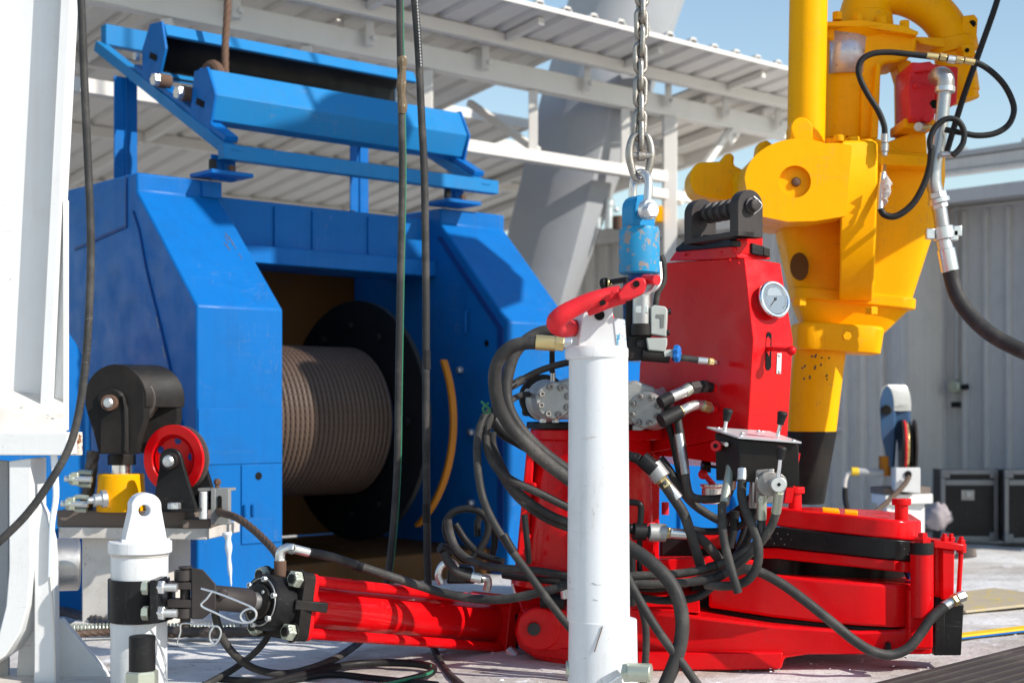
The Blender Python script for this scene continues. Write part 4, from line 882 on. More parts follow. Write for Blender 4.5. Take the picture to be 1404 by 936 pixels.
def swivel():
    Y = 4.44; x = P(876.5, 0, Y).x; R = thing('load_swivel', 'chipped light blue load swivel hanging above the red hook', 'swivel', P(876, 382, Y))
    z = lambda y: P(0, y, Y).z
    build(MB().lathe(V((x, Y, z(376))), UP, [(0, pr(25, Y)), (.004, pr(28, Y)), (z(317)-z(376), pr(28, Y)), (z(312)-z(376), pr(26.5, Y)), (z(311)-z(376), pr(20, Y))], 44), 'body', 'blue_chipped', R, .001)
    T = V((.55, -.83, 0)); S = V((.83, .55, 0))
    base = V((x, Y, z(312))); pts = []
    hw = pr(19, Y)
    for s, yy in ((-1, 314), (-1, 290)): pts.append((s*hw, z(yy)-z(312)))
    for i in range(9): t = math.pi-math.pi*i/8; pts.append((hw*math.cos(t), z(286)-z(312)+hw*math.sin(t)*.95))
    pts += [(hw, z(290)-z(312)), (hw, z(314)-z(312))]
    build(MB().prism([base+S*p[0]+UP*p[1]-T*.035 for p in pts], T*.06), 'fork', 'blue_chipped2', R, .005)
    build(MB().lathe(V((x, Y, z(384))), UP, [(0, pr(15, Y)), (z(376)-z(384), pr(15, Y))], 28), 'stem', 'blue_dark', R, .001)
    build(MB().lathe(V((x-.01, Y, z(402))), UP, [(0, pr(12, Y)), (z(384)-z(402), pr(13, Y))], 28), 'stem', 'blue_dark', R, .001)
M['blue_chipped2'] = paint('light blue enamel', (.010, .22, .46), .38, chips=.70, ccol=(.2, .18, .16, 1), grime=.2, gcol=(.02, .1, .2, 1))
swivel()
def hook():
    Y = 4.34; R = thing('lifting_hook', 'worn red safety hook lying across the top of the white post', 'hook', P(820, 440, Y))
    body = [(840, 436, Y+.22), (815, 443, Y+.20), (790, 449, Y+.13), (773, 450, Y+.06), (764, 446, Y+.015), (763, 440, Y-.01), (772, 431, Y-.02), (790, 421, Y-.02), (812, 411, Y-.02), (833, 404, Y-.015), (850, 399, Y-.01)]
    build(MB().tube(PP(body), lambda t: pr(7+6.5*math.sin(math.pi*min(1, .05+t*.93))**.8, Y), 18, 6), 'bowl', 'red_worn', R)
    build(MB().tube(PP([(806, 428, Y-.005), (822, 421, Y-.012), (838, 414, Y-.012), (855, 408, Y-.01)]), lambda t: pr(6+2.5*t, Y), 12, 5), 'lower_jaw', 'red_worn', R)
    build(MB().prism(PP([(846, 402), (858, 389), (874, 380), (884, 381), (888, 390), (883, 402), (866, 410), (850, 413)], Y-.045), V((0, .06, 0))), 'eye_block', 'red_worn', R, .006, seg=3)
    build(MB().prism(PP([(822, 413), (829, 411), (831, 416), (824, 419)], Y-.0425), V((0, .02, 0))), 'latch_slot', 'hole', R)
    build(MB().cyl(P(872.5, 389, Y-.046), P(872.5, 389, Y-.05), pr(4.6, Y), n=18), 'eye_hole', 'hole', R)
    build(MB().cyl(P(884, 383, Y+.02), P(901, 384, Y-.05), pr(7, Y), n=20), 'pin', 'red_worn', R, .002)
    build(MB().bar(P(838, 402, Y-.05), P(848, 398, Y-.05), .012, .012), 'latch', 'red_worn', R, .003)
    build(MB().cyl(P(829, 388, Y+.1), P(860, 383, Y+.05), pr(4, Y), n=12), 'latch_bolt', 'black', R); build(MB().cyl(P(826, 389, Y+.1), P(832, 388, Y+.09), pr(8, Y), n=16), 'latch_head', 'black', R, .002)
    for x in (834, 838): build(MB().torus(P(x, 388, Y+.09), V((1, 0, 0)), .011, .003, 16, 6), 'spring_turn', 'brass', R)
    build(MB().tube(PP([(884, 402, Y+.03), (893, 398, Y+.01), (899, 390, Y)]), pr(3.4, Y), 10, 4), 'keeper', 'zinc', R)
hook()

# ================================================================== YELLOW SWIVEL HEAD
def yellow_head():
    Y = 6.35
    R = thing('swivel_head', 'big yellow power swivel with gooseneck pipe and red motor', 'power swivel', P(1112, 735, Y))
    def cyl(x0, y0, x1, y1, r0, r1, name, m='yellow', dy=0, par=None, bev=.004, n=40): return build(MB().cyl(P(x0, y0, Y+dy), P(x1, y1, Y+dy), pr(r0, Y), pr(r1, Y), n), name, m, par or R, bev)
    def loft(rows, name, m='yellow', dy=0, flat=.8, par=None, bev=.004, pw=.5, sl=0.):     # rows: (y, x0, x1): rounded-rect sections
        rings = []
        for y, x0, x1 in rows:
            c = P((x0+x1)/2, y, Y+dy); w_ = pr((x1-x0)/2, Y); ring = []
            for k in range(32):
                t = 2*math.pi*(k+.5)/32; ct, st = math.cos(t), math.sin(t)
                ring.append(c+V((w_*math.copysign(abs(ct)**pw, ct), w_*flat*math.copysign(abs(st)**pw, st), -sl*w_*math.copysign(abs(ct)**pw, ct))))
            rings.append(ring)
        return build(MB().loft(rings), name, m, par or R, bev)
    # pipes
    lp = cyl(1110, -80, 1105, 196, 25.5, 25, 'side_pipe', dy=-.12)
    build(slab([(1083, 197), (1084, 180)]+arc(1099, 178, 15.5, 175, 5, 10, 17)+[(1114.5, 182), (1114, 197)], Y-.25, V((0, .1, 0))), 'pipe_lug', 'yellow', R, .004)
    # bonnet, its arm and window
    st = loft([(192, 1124, 1186), (120, 1126, 1190), (60, 1128, 1196), (48, 1126, 1236)], 'bonnet', dy=.12, flat=.9, pw=.85)
    build(slab([(1132, 33), (1150, 29), (1225, 36), (1258, 46), (1256, 72), (1236, 84), (1222, 86), (1213, 88), (1206, 96), (1203, 190), (1180, 190), (1182, 80), (1133, 52)], Y+.02, V((0, .26, 0))), 'bonnet_cover', 'yellow', R, .012)
    build(slab([(1202, 86), (1208, 88), (1204, 190), (1194, 190)], Y-.03, V((0, .1, 0))), 'arm', 'yellow', R, .005)
    build(slab([(1228, 86), (1238, 80), (1250, 84), (1246, 190), (1236, 190), (1235, 110)], Y+.14, V((0, .12, 0))), 'arm', 'yellow', R, .006)
    build(MB().prism(PP([(1130, 30), (1180, 27), (1240, 35), (1260, 44), (1258, 49), (1235, 45), (1180, 37), (1131, 36)], Y-.03), V((0, .34, 0))), 'cover_flange', 'yellow', R, .004)
    for x, y in ((1148, 28), (1176, 30), (1208, 34), (1240, 40)): hexb(P(x, y, Y+.0), UP, pr(7.5, Y), pr(11, Y), R, 'yellow')
    # nameplate wrapped on the bonnet
    cp = P(1159, 80, Y+.12); mb = MB(); top = []; bot = []
    for i in range(13):
        t = math.radians(-135+i*8.6)
        for yy, lst in ((50, top), (107, bot)):
            w_ = pr(34.5 if yy == 50 else 33, Y); c = P(1159 if yy == 50 else 1156, yy, Y+.12); lst.append(c+V((w_*1.11*math.cos(t), w_*1.04*math.sin(t)-.008, 0)))
    mb.loft([bot, top], False, False); o = build(mb, 'nameplate', 'nameplate', R); o.modifiers.new('solid', 'SOLIDIFY').thickness = .006
    # gooseneck
    gn = [(1186, 45), (1186, 22), (1192, 2), (1208, -10), (1232, -10), (1258, 0), (1282, 18), (1299, 40), (1307, 62)]
    g = build(MB().tube([P(x, y, Y+.14) for x, y in gn], lambda t: pr(37-10*min(1, t*1.3), Y), 28, 6), 'gooseneck', 'yellow', R)
    cyl(1186, 46, 1186, 20, 40, 37, 'neck_flange', dy=.14)
    cyl(1306, 56, 1309, 74, 33, 33, 'neck_flange', dy=.14); cyl(1308, 74, 1314, 128, 27, 29, 'outlet', dy=.14); cyl(1313, 126, 1316, 140, 27, 27, 'outlet_ring', dy=.14)
    build(slab([(1320, 22), (1336, 20), (1341, 26), (1339, 56), (1318, 54)], Y+.06, V((0, .05, 0))), 'lifting_lug', 'yellow', R, .004); build(MB().cyl(P(1333, 33, Y+.058), P(1333, 33, Y+.115), pr(5, Y), n=16), 'lug_hole', 'sky_hole', R)
    build(slab([(1318, 62), (1336, 60), (1338, 76), (1322, 78)], Y-.02, V((0, .08, 0))), 'lifting_lug', 'yellow', R, .004)
    build(MB().cyl(P(1326, 69, Y-.022), P(1326, 69, Y-.03), pr(3, Y), n=12), 'lug_hole', 'hole', R)
    build(slab([(1250, 50), (1300, 52), (1296, 66), (1262, 60)], Y+.06, V((0, .14, 0))), 'neck_rib', 'yellow', R, .005)
    # shoulders and main body
    build(slab([(1132, 188), (1205, 190), (1240, 208), (1292, 212), (1290, 240), (1132, 240)], Y-.06, V((0, .36, 0))), 'shoulder', 'yellow', R, .010)
    ear = arc(1097, 247, 76, 178, 62, 16, 57)+[(1150, 196), (1168, 200), (1160, 296), (1118, 303), (1080, 304), (1045, 297), (1024, 262)]
    e = build(holed(PP(ear, Y-.42), [P(x, y, Y-.42) for x, y in arc(1090, 249, 22, 0, 360, 36)[:-1]], V((0, .18, 0))), 'ear_plate', 'yellow', R, .0)
    build(slab(ear, Y-.235, V((.0, .44, 0))), 'ear_plate', 'yellow', R, .012, seg=3)
    # recessed disc in the ear: rim ring plus bolt
    cen = P(1090, 249, Y-.422)
    build(MB().lathe(cen, V((0, -1, 0)), [(-.06, pr(22.2, Y)), (-.035, pr(22.2, Y))], 40), 'ear_disc', 'yellow', e); rivet(P(1091, 250, Y-.387), V((0, -1, 0)), pr(6, Y), .018, e, 'rust')
    # right prism column
    rows = [(412, 1150, 1196, -.10), (385, 1151, 1198, -.20), (310, 1152, 1201, -.37), (250, 1152, 1203, -.40), (197, 1153, 1203, -.40), (193, 1157, 1199, -.39)]
    build(MB().loft([[P(x0, y, Y+d), P(x1, y, Y+d+.03), P(x1+2, y, Y+.2), P(x0, y, Y+.2)] for y, x0, x1, d in rows]), 'guide_column', 'yellow', R, .012, seg=3)
    for x, y in ((1151, 191), (1170, 193), (1188, 197)): build(MB().cyl(P(x, y+4, Y-.32), P(x, y-5, Y-.32), pr(8, Y), n=16), 'bolt_head', 'yellow', R, .003)
    # bell
    bl = loft([(454, 1100, 1210), (424, 1088, 1240), (409, 1085, 1246), (330, 1066, 1270), (290, 1062, 1284), (240, 1064, 1290), (214, 1070, 1290)], 'bell', flat=.50, pw=.42, dy=.10, sl=.07)
    loft([(419, 1084, 1246), (418, 1082, 1249), (405, 1082, 1250), (404, 1084, 1249)], 'bell_flange', flat=.53, pw=.30, dy=.10, sl=.10)
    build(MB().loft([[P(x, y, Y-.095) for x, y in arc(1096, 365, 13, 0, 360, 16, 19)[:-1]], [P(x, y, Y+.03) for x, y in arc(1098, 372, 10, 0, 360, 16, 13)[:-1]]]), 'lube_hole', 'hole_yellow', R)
    for x, y in ((1097, 414), (1195, 426)):
        hexb(P(x, y+5, Y-.12), UP, pr(9, Y), pr(10, Y), R, 'yellow')
    loft([(483, 1090, 1202), (476, 1087, 1203), (450, 1088, 1207), (446, 1092, 1204)], 'nut_block', flat=.7, pw=.4, dy=.0, sl=.06)
    hexb(P(1160, 461, Y-.26), V((0, -1, 0)), pr(6, Y), .02, R, 'yellow'); 
    for k in range(15):
        xx = 1096+random.uniform(0, 44); yy = 490+(k % 3)*14+random.uniform(-3, 3); build(MB().bar(P(xx, yy, Y-.119), P(xx+random.uniform(1, 3), yy-random.uniform(.5, 3), Y-.119), .004, .007), 'stamp_mark', 'black_worn', R)
    # stem
    loft([(592, 1080, 1146), (540, 1082, 1152), (478, 1088, 1160)], 'stem', flat=1, pw=1, dy=.02)
    loft([(690, 1082, 1130), (640, 1080, 1138), (591, 1079, 1147)], 'stem_end', 'black_worn', flat=1, pw=1, dy=.02)
    # flange gussets at right under the motor
    build(slab([(1180, 208), (1290, 214), (1291, 228), (1180, 226)], Y-.20, V((0, .4, 0))), 'motor_shelf', 'yellow', R, .006)
    build(slab([(1205, 200), (1262, 176), (1270, 182), (1272, 214), (1205, 214)], Y-.02, V((0, .22, 0))), 'motor_seat', 'yellow', R, .008)
    # little pad and red dots
    # left ear block
    build(slab(arc(963, 245, 17, 250, 90, 10, 23)+[(990, 221), (993, 212), (1003, 209), (1007, 215), (1006, 226), (1022, 234), (1036, 236), (1036, 262), (1020, 268), (1004, 276), (975, 272)], Y+.15, V((0, .22, 0))), 'link_ear', 'yellow', R, .012, seg=3)
    build(slab([(1040, 196), (1052, 192), (1062, 200), (1046, 224), (1036, 222)], Y+.0, V((0, .1, 0))), 'link_ear', 'yellow_shade', R, .008)
    build(MB().prism(PP([(1008, 238), (1036, 232), (1040, 262), (1010, 272)], Y+.02), V((0, .2, 0))), 'ear_root', 'yellow', R, .008)
    return R
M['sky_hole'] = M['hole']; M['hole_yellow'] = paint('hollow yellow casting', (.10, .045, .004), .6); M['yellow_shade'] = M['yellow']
YH = yellow_head()
def red_motor():
    Y = 6.2; R = thing('drive_motor', 'red hydraulic drive motor bolted onto the yellow swivel', 'motor', P(1268, 178, Y))
    def sl(p, dy, d, name, m='red_worn', b=.006, par=None): return build(slab(p, Y+dy, V((0, d, 0))), name, m, par or R, b)
    sl([(1246, 98), (1252, 87), (1276, 84), (1283, 92), (1281, 170), (1247, 168)], 0, .22, 'housing')
    sl([(1250, 85), (1280, 87), (1290, 95), (1250, 100)], -.03, .26, 'top_cover')
    sl([(1278, 88), (1314, 92), (1312, 142), (1296, 146), (1282, 142)], .04, .18, 'end_cover')
    sl([(1245, 114), (1256, 112), (1280, 118), (1282, 160), (1276, 168), (1248, 166)], -.05, .12, 'valve_block')
    sl([(1240, 162), (1282, 163), (1282, 176), (1240, 175)], -.01, .24, 'mount_flange', 'yellow')
    build(MB().cyl(P(1281, 143, Y-.055), P(1281, 143, Y-.045), pr(6, Y), n=18), 'port_hole', 'hole', R)
    for x, y in ((1250, 104), (1250, 160), (1256, 118), (1268, 164), (1276, 110)): hexb(P(x, y, Y-.055 if x > 1245 else Y-.005), V((0, -1, 0)), pr(4, Y), .018, R, 'red_worn')
    sl([(1249, 124), (1253, 124), (1253, 142), (1249, 142)], -.006, .004, 'tag', 'brass', .001)
    build(MB().cyl(P(1259, 174, Y-.07), P(1266, 175, Y-.03), pr(6.5, Y), n=18), 'drain_plug', 'steel', R, .002); build(MB().cyl(P(1264, 175, Y-.07), P(1278, 174, Y-.07), pr(3.5, Y), n=12), 'drain_stub', 'brass', R)
red_motor()
def swivel_lines():
    Y = 6.0
    R = thing('return_pipe', 'grey steel return pipe with elbow and union beside the red motor', 'pipe', P(1300, 374, Y))
    build(MB().tube(PP([(1284, 106, Y+.08), (1290, 103, Y+.02), (1296, 108, Y), (1296, 122, Y)]), pr(12, Y), 18, 6), 'elbow', 'steel', R); build(MB().cyl(P(1296, 119, Y), P(1295.5, 127, Y), pr(13.5, Y), n=24), 'elbow_collar', 'zinc', R, .003)
    build(MB().tube(PP([(1295, 125), (1291, 165), (1287, 195), (1281, 225), (1280, 250), (1285, 268), (1287, 274)], Y), lambda t: pr(9.2+1.5*math.exp(-((t-.62)/.2)**2), Y), 16, 6), 'pipe', 'steel', R)
    for (x0, y0, x1, y1, r, n, m) in ((1284, 264, 1286, 272, 13, 6, 'zinc'), (1286, 272, 1288, 279, 15, 24, 'zinc'), (1287, 279, 1289, 286, 12, 6, 'zinc'), (1288, 285, 1292, 312, 10, 24, 'steel'), (1292, 311, 1295, 328, 14.5, 24, 'zinc'), (1294, 328, 1297, 342, 10, 24, 'zinc'), (1297, 341, 1303, 372, 12, 24, 'zinc')):
        build(MB().cyl(P(x0, y0, Y), P(x1, y1, Y), pr(r, Y), n=n), 'fitting', m, R, .003)
    for dx, dy in ((-19, 2), (18, -2), (13, 4)): build(MB().box(P(1294+dx, 319+dy, Y-.01), V((.018, 0, 0)), V((0, .015, 0)), V((0, 0, .022))), 'union_lug', 'zinc', R, .004)
    SG = 'hoses on the yellow swivel'
    hose('return_hose', [(1302, 368, 6.0), (1307, 390, 6.0), (1316, 412, 5.98), (1332, 434, 5.95), (1356, 456, 5.9), (1385, 473, 5.85), (1420, 487, 5.8), (1480, 500, 5.75)], None, 11, None, 'rubber', 'thick black hose sweeping off the right edge from the grey union', 'hose', SG)
    h = hose('lubrication_hose', [(1213, 186), (1212, 172), (1204, 152), (1190, 130), (1180, 110), (1177, 94), (1183, 81), (1198, 73.5), (1220, 72), (1246, 74.5), (1272, 77.5), (1296, 80), (1330, 84), (1352, 93), (1374, 113), (1387, 136), (1390, 154), (1382, 172), (1364, 183), (1340, 186), (1318, 182), (1296, 178)], 5.95, 4.2, None, 'rubber_dark', 'thin black hose looping over the red motor and far out to the right', 'hose', SG)
    for i, (x0, y0, x1, y1) in enumerate(((1270, 76.5, 1286, 78.5), (1288, 78, 1297, 79.5), (1299, 81, 1309, 82.5), (1310, 82, 1320, 83.5), (1322, 83, 1336, 85.5))): build(MB().cyl(P(x0, y0, 5.95), P(x1, y1, 5.95), pr((4.8, 5.6, 5.4, 5.6, 4.6)[i], 5.95), n=6 if i in (1, 3) else 16), 'fitting', 'zinc' if i == 2 else 'brass', h, .001)
    for y0, y1, r in ((184, 196, 4.8), (197, 208, 5.6), (208, 214, 4)): build(MB().cyl(P(1213, y0, 5.95), P(1212.5, y1, 5.95), pr(r, 5.95), n=14), 'hose_end', 'steel', h, .001)
    hose('lubrication_hose', [(1276, 205), (1275, 192), (1282, 175), (1297, 163.5), (1312, 165), (1321, 178), (1321, 194), (1314, 206), (1306, 213)], 5.92, 4.2, None, 'rubber_dark', 'small black hose ring wound around the grey steel pipe', 'hose', SG)
    build(MB().cyl(P(1290, 212, 5.95), P(1310, 212, 5.94), pr(4.5, 5.95), n=14), 'pipe_tee', 'steel', R, .001)
    h = hose('lubrication_hose', [(1277, 200), (1275, 225), (1268, 250), (1255, 275), (1240, 290), (1225, 297), (1212, 294), (1207, 286)], 5.95, 4.6, None, 'rubber_dark', 'black hose hanging in a bow below the yellow motor shelf', 'hose', SG)
    build(MB().cyl(P(1207, 288, 5.95), P(1208, 262, 5.97), pr(4.2, 5.95), n=14), 'hose_end', 'zinc', h, .001); build(MB().cyl(P(1208, 264, 5.97), P(1211, 238, 6.0), pr(4.8, 5.95), n=14), 'hose_end', 'zinc', h, .001); build(MB().cyl(P(1211, 238, 6.0), P(1212, 228, 6.05), pr(3.5, 5.95), n=10), 'hose_end', 'brass', h, .001)
    mb = MB()
    for k in range(4): mb.add(PP([(1208, 248+7*k, 5.94), (1216+3*(k % 3), 240+11*k, 5.9), (1224-2*k, 252+8*k, 5.92), (1212, 266+6*k, 5.93)]), [[0, 1, 2], [0, 2, 3]])
    o = build(mb, 'plastic_wrap', 'plastic', h); o.modifiers.new('s', 'SOLIDIFY').thickness = .003
    build(MB().tube(PP([(1374, -30), (1366, 5), (1345, 65), (1322, 130), (1305, 185), (1297, 212)], 6.1), pr(4.2, 6.1), 10, 4), 'guide_line', 'rubber_dark', None, 0, 60, label='thin dark taut line slanting from the top edge to the grey pipe', cat='cable')
swivel_lines()

# ================================================================== RED POWER TONG
def tong():
    R = thing('power_tong', 'large glossy red pipe tong with gear drum, gauge column and jaw plates', 'power tong', V((.75, 5.45, 0)))
    def sl(p, Y, d, name, m='red', b=.006, par=None, seg=2): return build(MB().prism(PP(p, Y), V(d)), name, m, par or R, b, seg=seg)
    # --- gear drum left
    def lr(rows, name, m='red', par=None, bev=.004, n=48):
        rings = []
        for x0, x1, y, Y in rows:
            c = P((x0+x1)/2, y, Y); r = pr((x1-x0)/2, Y); rings.append([c+V((r*math.cos(2*math.pi*k/n), r*.85*math.sin(2*math.pi*k/n), 0)) for k in range(n)])
        return build(MB().loft(rings), name, m, par or R, bev)
    Yd = 5.45
    drum = lr([(702, 902, 800, Yd), (712, 896, 740, Yd), (726, 893, 640, Yd), (736, 892, 600, Yd)], 'gear_drum')
    lr([(728, 908, 602, Yd), (727, 909, 588, Yd)], 'drum_flange'); lr([(722, 910, 587.5, Yd), (722, 910, 578, Yd)], 'motor_plate', 'black')
    for x in (745, 762, 842, 872, 896, 905): hexb(P(x, 579, Yd-.21 if x < 900 else Yd-.12), UP, pr(5, Yd), pr(6, Yd), R, 'zinc')
    sl([(722, 618), (733, 618), (722, 790), (706, 790)], Yd-.12, (0, .10, 0), 'side_rib', 'red', .006)
    for x, y in ((732, 665), (724, 735), (722, 755)): rivet(P(x, y, Yd-.215 if x > 730 else Yd-.2), V((-.3, -1, 0)), pr(4, Yd), .012, drum, 'red')
    # --- hydraulic motors
    def motor(x, y, r, Ym, back, par_x):
        D = V(back).normalized(); c = P(x, y, Ym)
        m = build(MB().lathe(c, D, [(0, pr(r-2, Ym)), (.004, pr(r, Ym)), (.075, pr(r, Ym)), (.085, pr(r+3, Ym)), (.12, pr(r+4, Ym))], 40), 'motor_head', 'alu', R, .0015)
        a_, b_ = frame(-D)
        for k in range(8):
            t = 2*math.pi*(k+.4)/8; capb(c+(a_*math.cos(t)+b_*math.sin(t))*pr(r-6, Ym), -D, pr(4.4, Ym), .012, m, 'alu_dark')
        return m
    m1 = motor(760, 549, 26, 5.16, (-.22, 1, 0), 0); m2 = motor(884, 562, 25, 5.16, (.42, 1, .02), 0)
    build(MB().cyl(P(745, 545, 5.36), P(742, 545, 5.62), pr(32, 5.4), n=36), 'motor_body', 'black_worn', m1, .003)
    sl([(764, 522), (786, 516), (800, 518), (800, 575), (764, 575)], 5.2, (0, .16, 0), 'motor_block', 'alu', .012, m1, 3)
    sl([(716, 535), (745, 530), (748, 572), (716, 570)], 5.38, (0, .14, 0), 'motor_cover', 'black_worn', .010, m1, 3)
    sl([(858, 523), (872, 521), (897, 530), (903, 540), (908, 560), (905, 582), (858, 582)], 5.22, (0, .16, 0), 'motor_block', 'alu', .012, m2, 3)
    build(MB().cyl(P(902, 540, 5.3), P(910, 536, 5.32), pr(6, 5.2), n=20), 'port_plug', 'alu', m2, .002); sl([(904, 578), (880, 590), (868, 590), (868, 583)], 5.18, (0, .05, 0), 'motor_foot', 'alu', .003, m2)
    build(MB().cyl(P(758, 523, 5.22), P(758, 508, 5.22), pr(3.6, 5.2), n=14), 'hose_stem', 'steel', m1)
    for x0, y0, x1, y1, m in ((722, 537, 740, 540, 'steel'),): build(MB().cyl(P(x0, y0, 5.25), P(x1, y1, 5.2), pr(4.6, 5.2), n=14), 'hose_stem', m, m1)
    # --- valve block between post and column
    Yv = 5.0
    vb = sl([(858, 380), (872, 395), (874, 492), (858, 492)], Yv+.04, (0, .12, 0), 'valve_block', 'black', .004)
    build(MB().cyl(P(880, 446, Yv), P(880, 402, Yv), pr(13, Yv), n=28), 'valve_body', 'steel', vb, .003); build(MB().cyl(P(880, 460, Yv), P(880, 444, Yv), pr(15, Yv), n=28), 'valve_collar', 'black_worn', vb, .002)
    build(MB().box(P(880, 424, Yv-.028), V((.022, 0, 0)), V((0, .004, 0)), V((0, 0, .014))), 'valve_flat', 'zinc', vb, .003); build(MB().cyl(P(878, 404, Yv), P(878, 398, Yv), pr(9, Yv), n=6), 'valve_nut', 'red_worn', vb, .002)
    sl([(862, 460), (893, 458), (894, 492), (862, 494)], Yv+.0, (0, .1, 0), 'manifold', 'black_worn', .004, vb); hexb(P(878, 470, Yv-.002), V((0, -1, 0)), pr(7, Yv), .012, vb, 'black')
    fb = sl([(892, 421), (897, 418), (912, 420), (915, 424), (913, 461), (892, 458)], Yv-.03, (.012, .09, 0), 'solenoid_box', 'grey_box', .004, vb)
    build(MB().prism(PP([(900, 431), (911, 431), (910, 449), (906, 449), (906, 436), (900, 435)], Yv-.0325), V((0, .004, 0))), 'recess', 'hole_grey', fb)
    for x, y in ((916, 427), (914, 456)): capb(P(x, y, Yv+.0), V((1, -.1, 0)), pr(4, Yv), .01, fb, 'black')
    sl([(886, 463), (915, 463), (915, 472), (912, 482), (889, 480)], Yv-.025, (0, .08, 0), 'solenoid_box', 'grey_box', .004, vb)
    build(MB().cyl(P(880, 486, Yv), P(918, 489, Yv), pr(9, Yv), n=18), 'valve_stem', 'black_worn', vb, .002); build(MB().cyl(P(910, 486, Yv-.01), P(925, 484, Yv-.01), pr(6, Yv), n=16), 'valve_spindle', 'grey_box', vb, .001)
    kc = P(924, 485, Yv-.01); mb = MB(); ring = []
    a_, b_ = frame(V((1, -.35, 0)).normalized()); dd = V((1, -.35, 0)).normalized()
    for k in range(40): t = 2*math.pi*k/40; r = pr(11, Yv)*(1+.13*math.cos(7*t)); ring.append((a_*math.cos(t)+b_*math.sin(t))*r)
    build(mb.loft([[kc+p*.8 for p in ring], [kc+dd*.004+p for p in ring], [kc+dd*.018+p for p in ring], [kc+dd*.022+p*.8 for p in ring]]), 'hand_knob', 'bluecap', vb, .001)
    build(MB().tube(PP([(922, 490, Yv), (940, 491, 5.0), (958, 493.5, 5.0)]), pr(4.5, Yv), 12, 4), 'gauge_hose', 'rubber', R)
    build(MB().cyl(P(957, 493.5, 5.0), P(970, 495, 5.0), pr(5, Yv), n=16), 'hose_ferrule', 'zinc', R, .001); build(MB().cyl(P(971, 495, 5.0), P(977, 496, 5.01), pr(5.2, Yv), n=6), 'hose_nut', 'brass', R, .001); build(MB().cyl(P(977, 496.5, 5.01), P(983, 497, 5.12), pr(3.6, Yv), n=12), 'hose_stub', 'steel', R)
    build(MB().tube(PP([(906, 350, 5.1), (910, 362, 5.1), (910, 385, 5.1), (902, 402, 5.1), (899, 420, 5.1)]), pr(4.2, 5.1), 10, 6), 'loop_hose', 'rubber', R)
    build(MB().tube(PP([(893, 400, 5.06), (902, 392, 5.06), (905, 380, 5.07), (904, 360, 5.08)]), pr(3.5, 5.1), 10, 6), 'pipe_loop', 'zinc', R)
    # --- gauge column
    LD = V((-.5, .866, 0)); RD = V((.866, .5, 0))
    y0 = 5.0
    def Lf(x, y, Y): return P(x, y, Y)
    # edge points: A shared edge, B right edge, Cc left edge (farther)
    A = [P(1025, 594, 5.0), P(1032.5, 466, 5.0), P(1020, 353, 5.055)]
    B = [P(1080, 598, 5.09), P(1087.5, 466, 5.09), P(1070, 361, 5.145)]
    Cc = [P(872, 624, 5.56), P(877, 500, 5.56), P(914, 360, 5.50)]
    back = V((.155, .09, 0))
    Db = [c+back for c in Cc]
    low = [P(1010, 637, 5.06), P(1078, 640, 5.12)]
    # body as a loft of three levels (left face, right face, back)
    rows = [[A[i], B[i], Db[i], Cc[i]] for i in range(3)]
    colm = build(MB().loft(rows), 'gauge_column', 'red', R, .003)
    build(MB().loft([[P(1008, 638, 5.03), P(1078, 642, 5.11), Db[0]+V((0, 0, -.04)), P(930, 626, 5.4)], [A[0]+V((0, 0, -.001)), B[0]+V((0, 0, -.001)), Db[0]+V((0, 0, -.001)), Cc[0]+V((0.03, 0, -.001))]]), 'column_base', 'red', R, .003)
    # neck and caps
    nk = build(MB().loft([[P(1012, 354, 5.06), P(1056, 356, 5.13), P(960, 356, 5.5), P(917, 358, 5.46)], [P(1003, 338, 5.06), P(1054, 341, 5.13), P(966, 344, 5.5), P(926, 345, 5.46)]]), 'neck', 'red', R, .003)
    build(MB().prism([P(1003, 338, 5.05), P(1003, 329, 5.05), P(985, 322, 5.14), P(955, 322, 5.26), P(938, 330, 5.36), P(926, 340, 5.44), P(926, 345, 5.44)], V((.045, .026, 0))), 'cap_plate', 'black', R, .003)
    build(MB().loft([[P(1010, 347, 5.065), P(1046, 351, 5.10), P(1010, 345, 5.3), P(992, 344, 5.28)], [P(1010, 321, 5.065), P(1046, 322, 5.10), P(1010, 322, 5.3), P(992, 322, 5.28)]]), 'neck_post', 'red', R, .003)
    build(MB().prism([P(1031, 348, 5.075), P(1031, 333, 5.075), P(1047, 337, 5.09), P(1047, 351, 5.09)], V((-.06, .104, 0))), 'cap_block', 'black', R, .003)
    build(MB().prism([P(1047.5, 350, 5.09), P(1047.5, 338, 5.09), P(1056, 341, 5.11), P(1056, 353, 5.11)], V((-.05, .09, 0))), 'cap_block', 'black_worn', R, .003)
    # roller bracket: two ears and ringed roller; axis from front right to back left
    AD = V((-.50, .866, 0))           # towards the back left
    XR = V((.866, .5, 0))
    c0 = P(1029, 282, 5.0)
    def earp(c, name):
        h = pr(23, 5.0); r = pr(20.5, 5.0)/.93; pts = [c+XR*-r-UP*pr(43, 5.0)]+[c+XR*(r*math.cos(math.pi-math.pi*i/14))+UP*(r*math.sin(math.pi-math.pi*i/14)) for i in range(15)]+[c+XR*r-UP*pr(43, 5.0)]
        return build(MB().prism(pts, AD*.045), name, 'bracket', R, .003)
    e1 = earp(c0, 'roller_ear'); c1 = c0+AD*.26; e2 = earp(c1, 'roller_ear')
    rp = [(.03, pr(9, 5))]
    for k in range(5):
        a = .05+.04*k; rp += [(a, pr(11, 5)), (a+.002, pr(14.5, 5)), (a+.018, pr(14.5, 5)), (a+.02, pr(11, 5))]
    rp += [(.26, pr(9, 5))]
    build(MB().lathe(c0, AD, rp, 32), 'roller', 'bracket', R, .001)
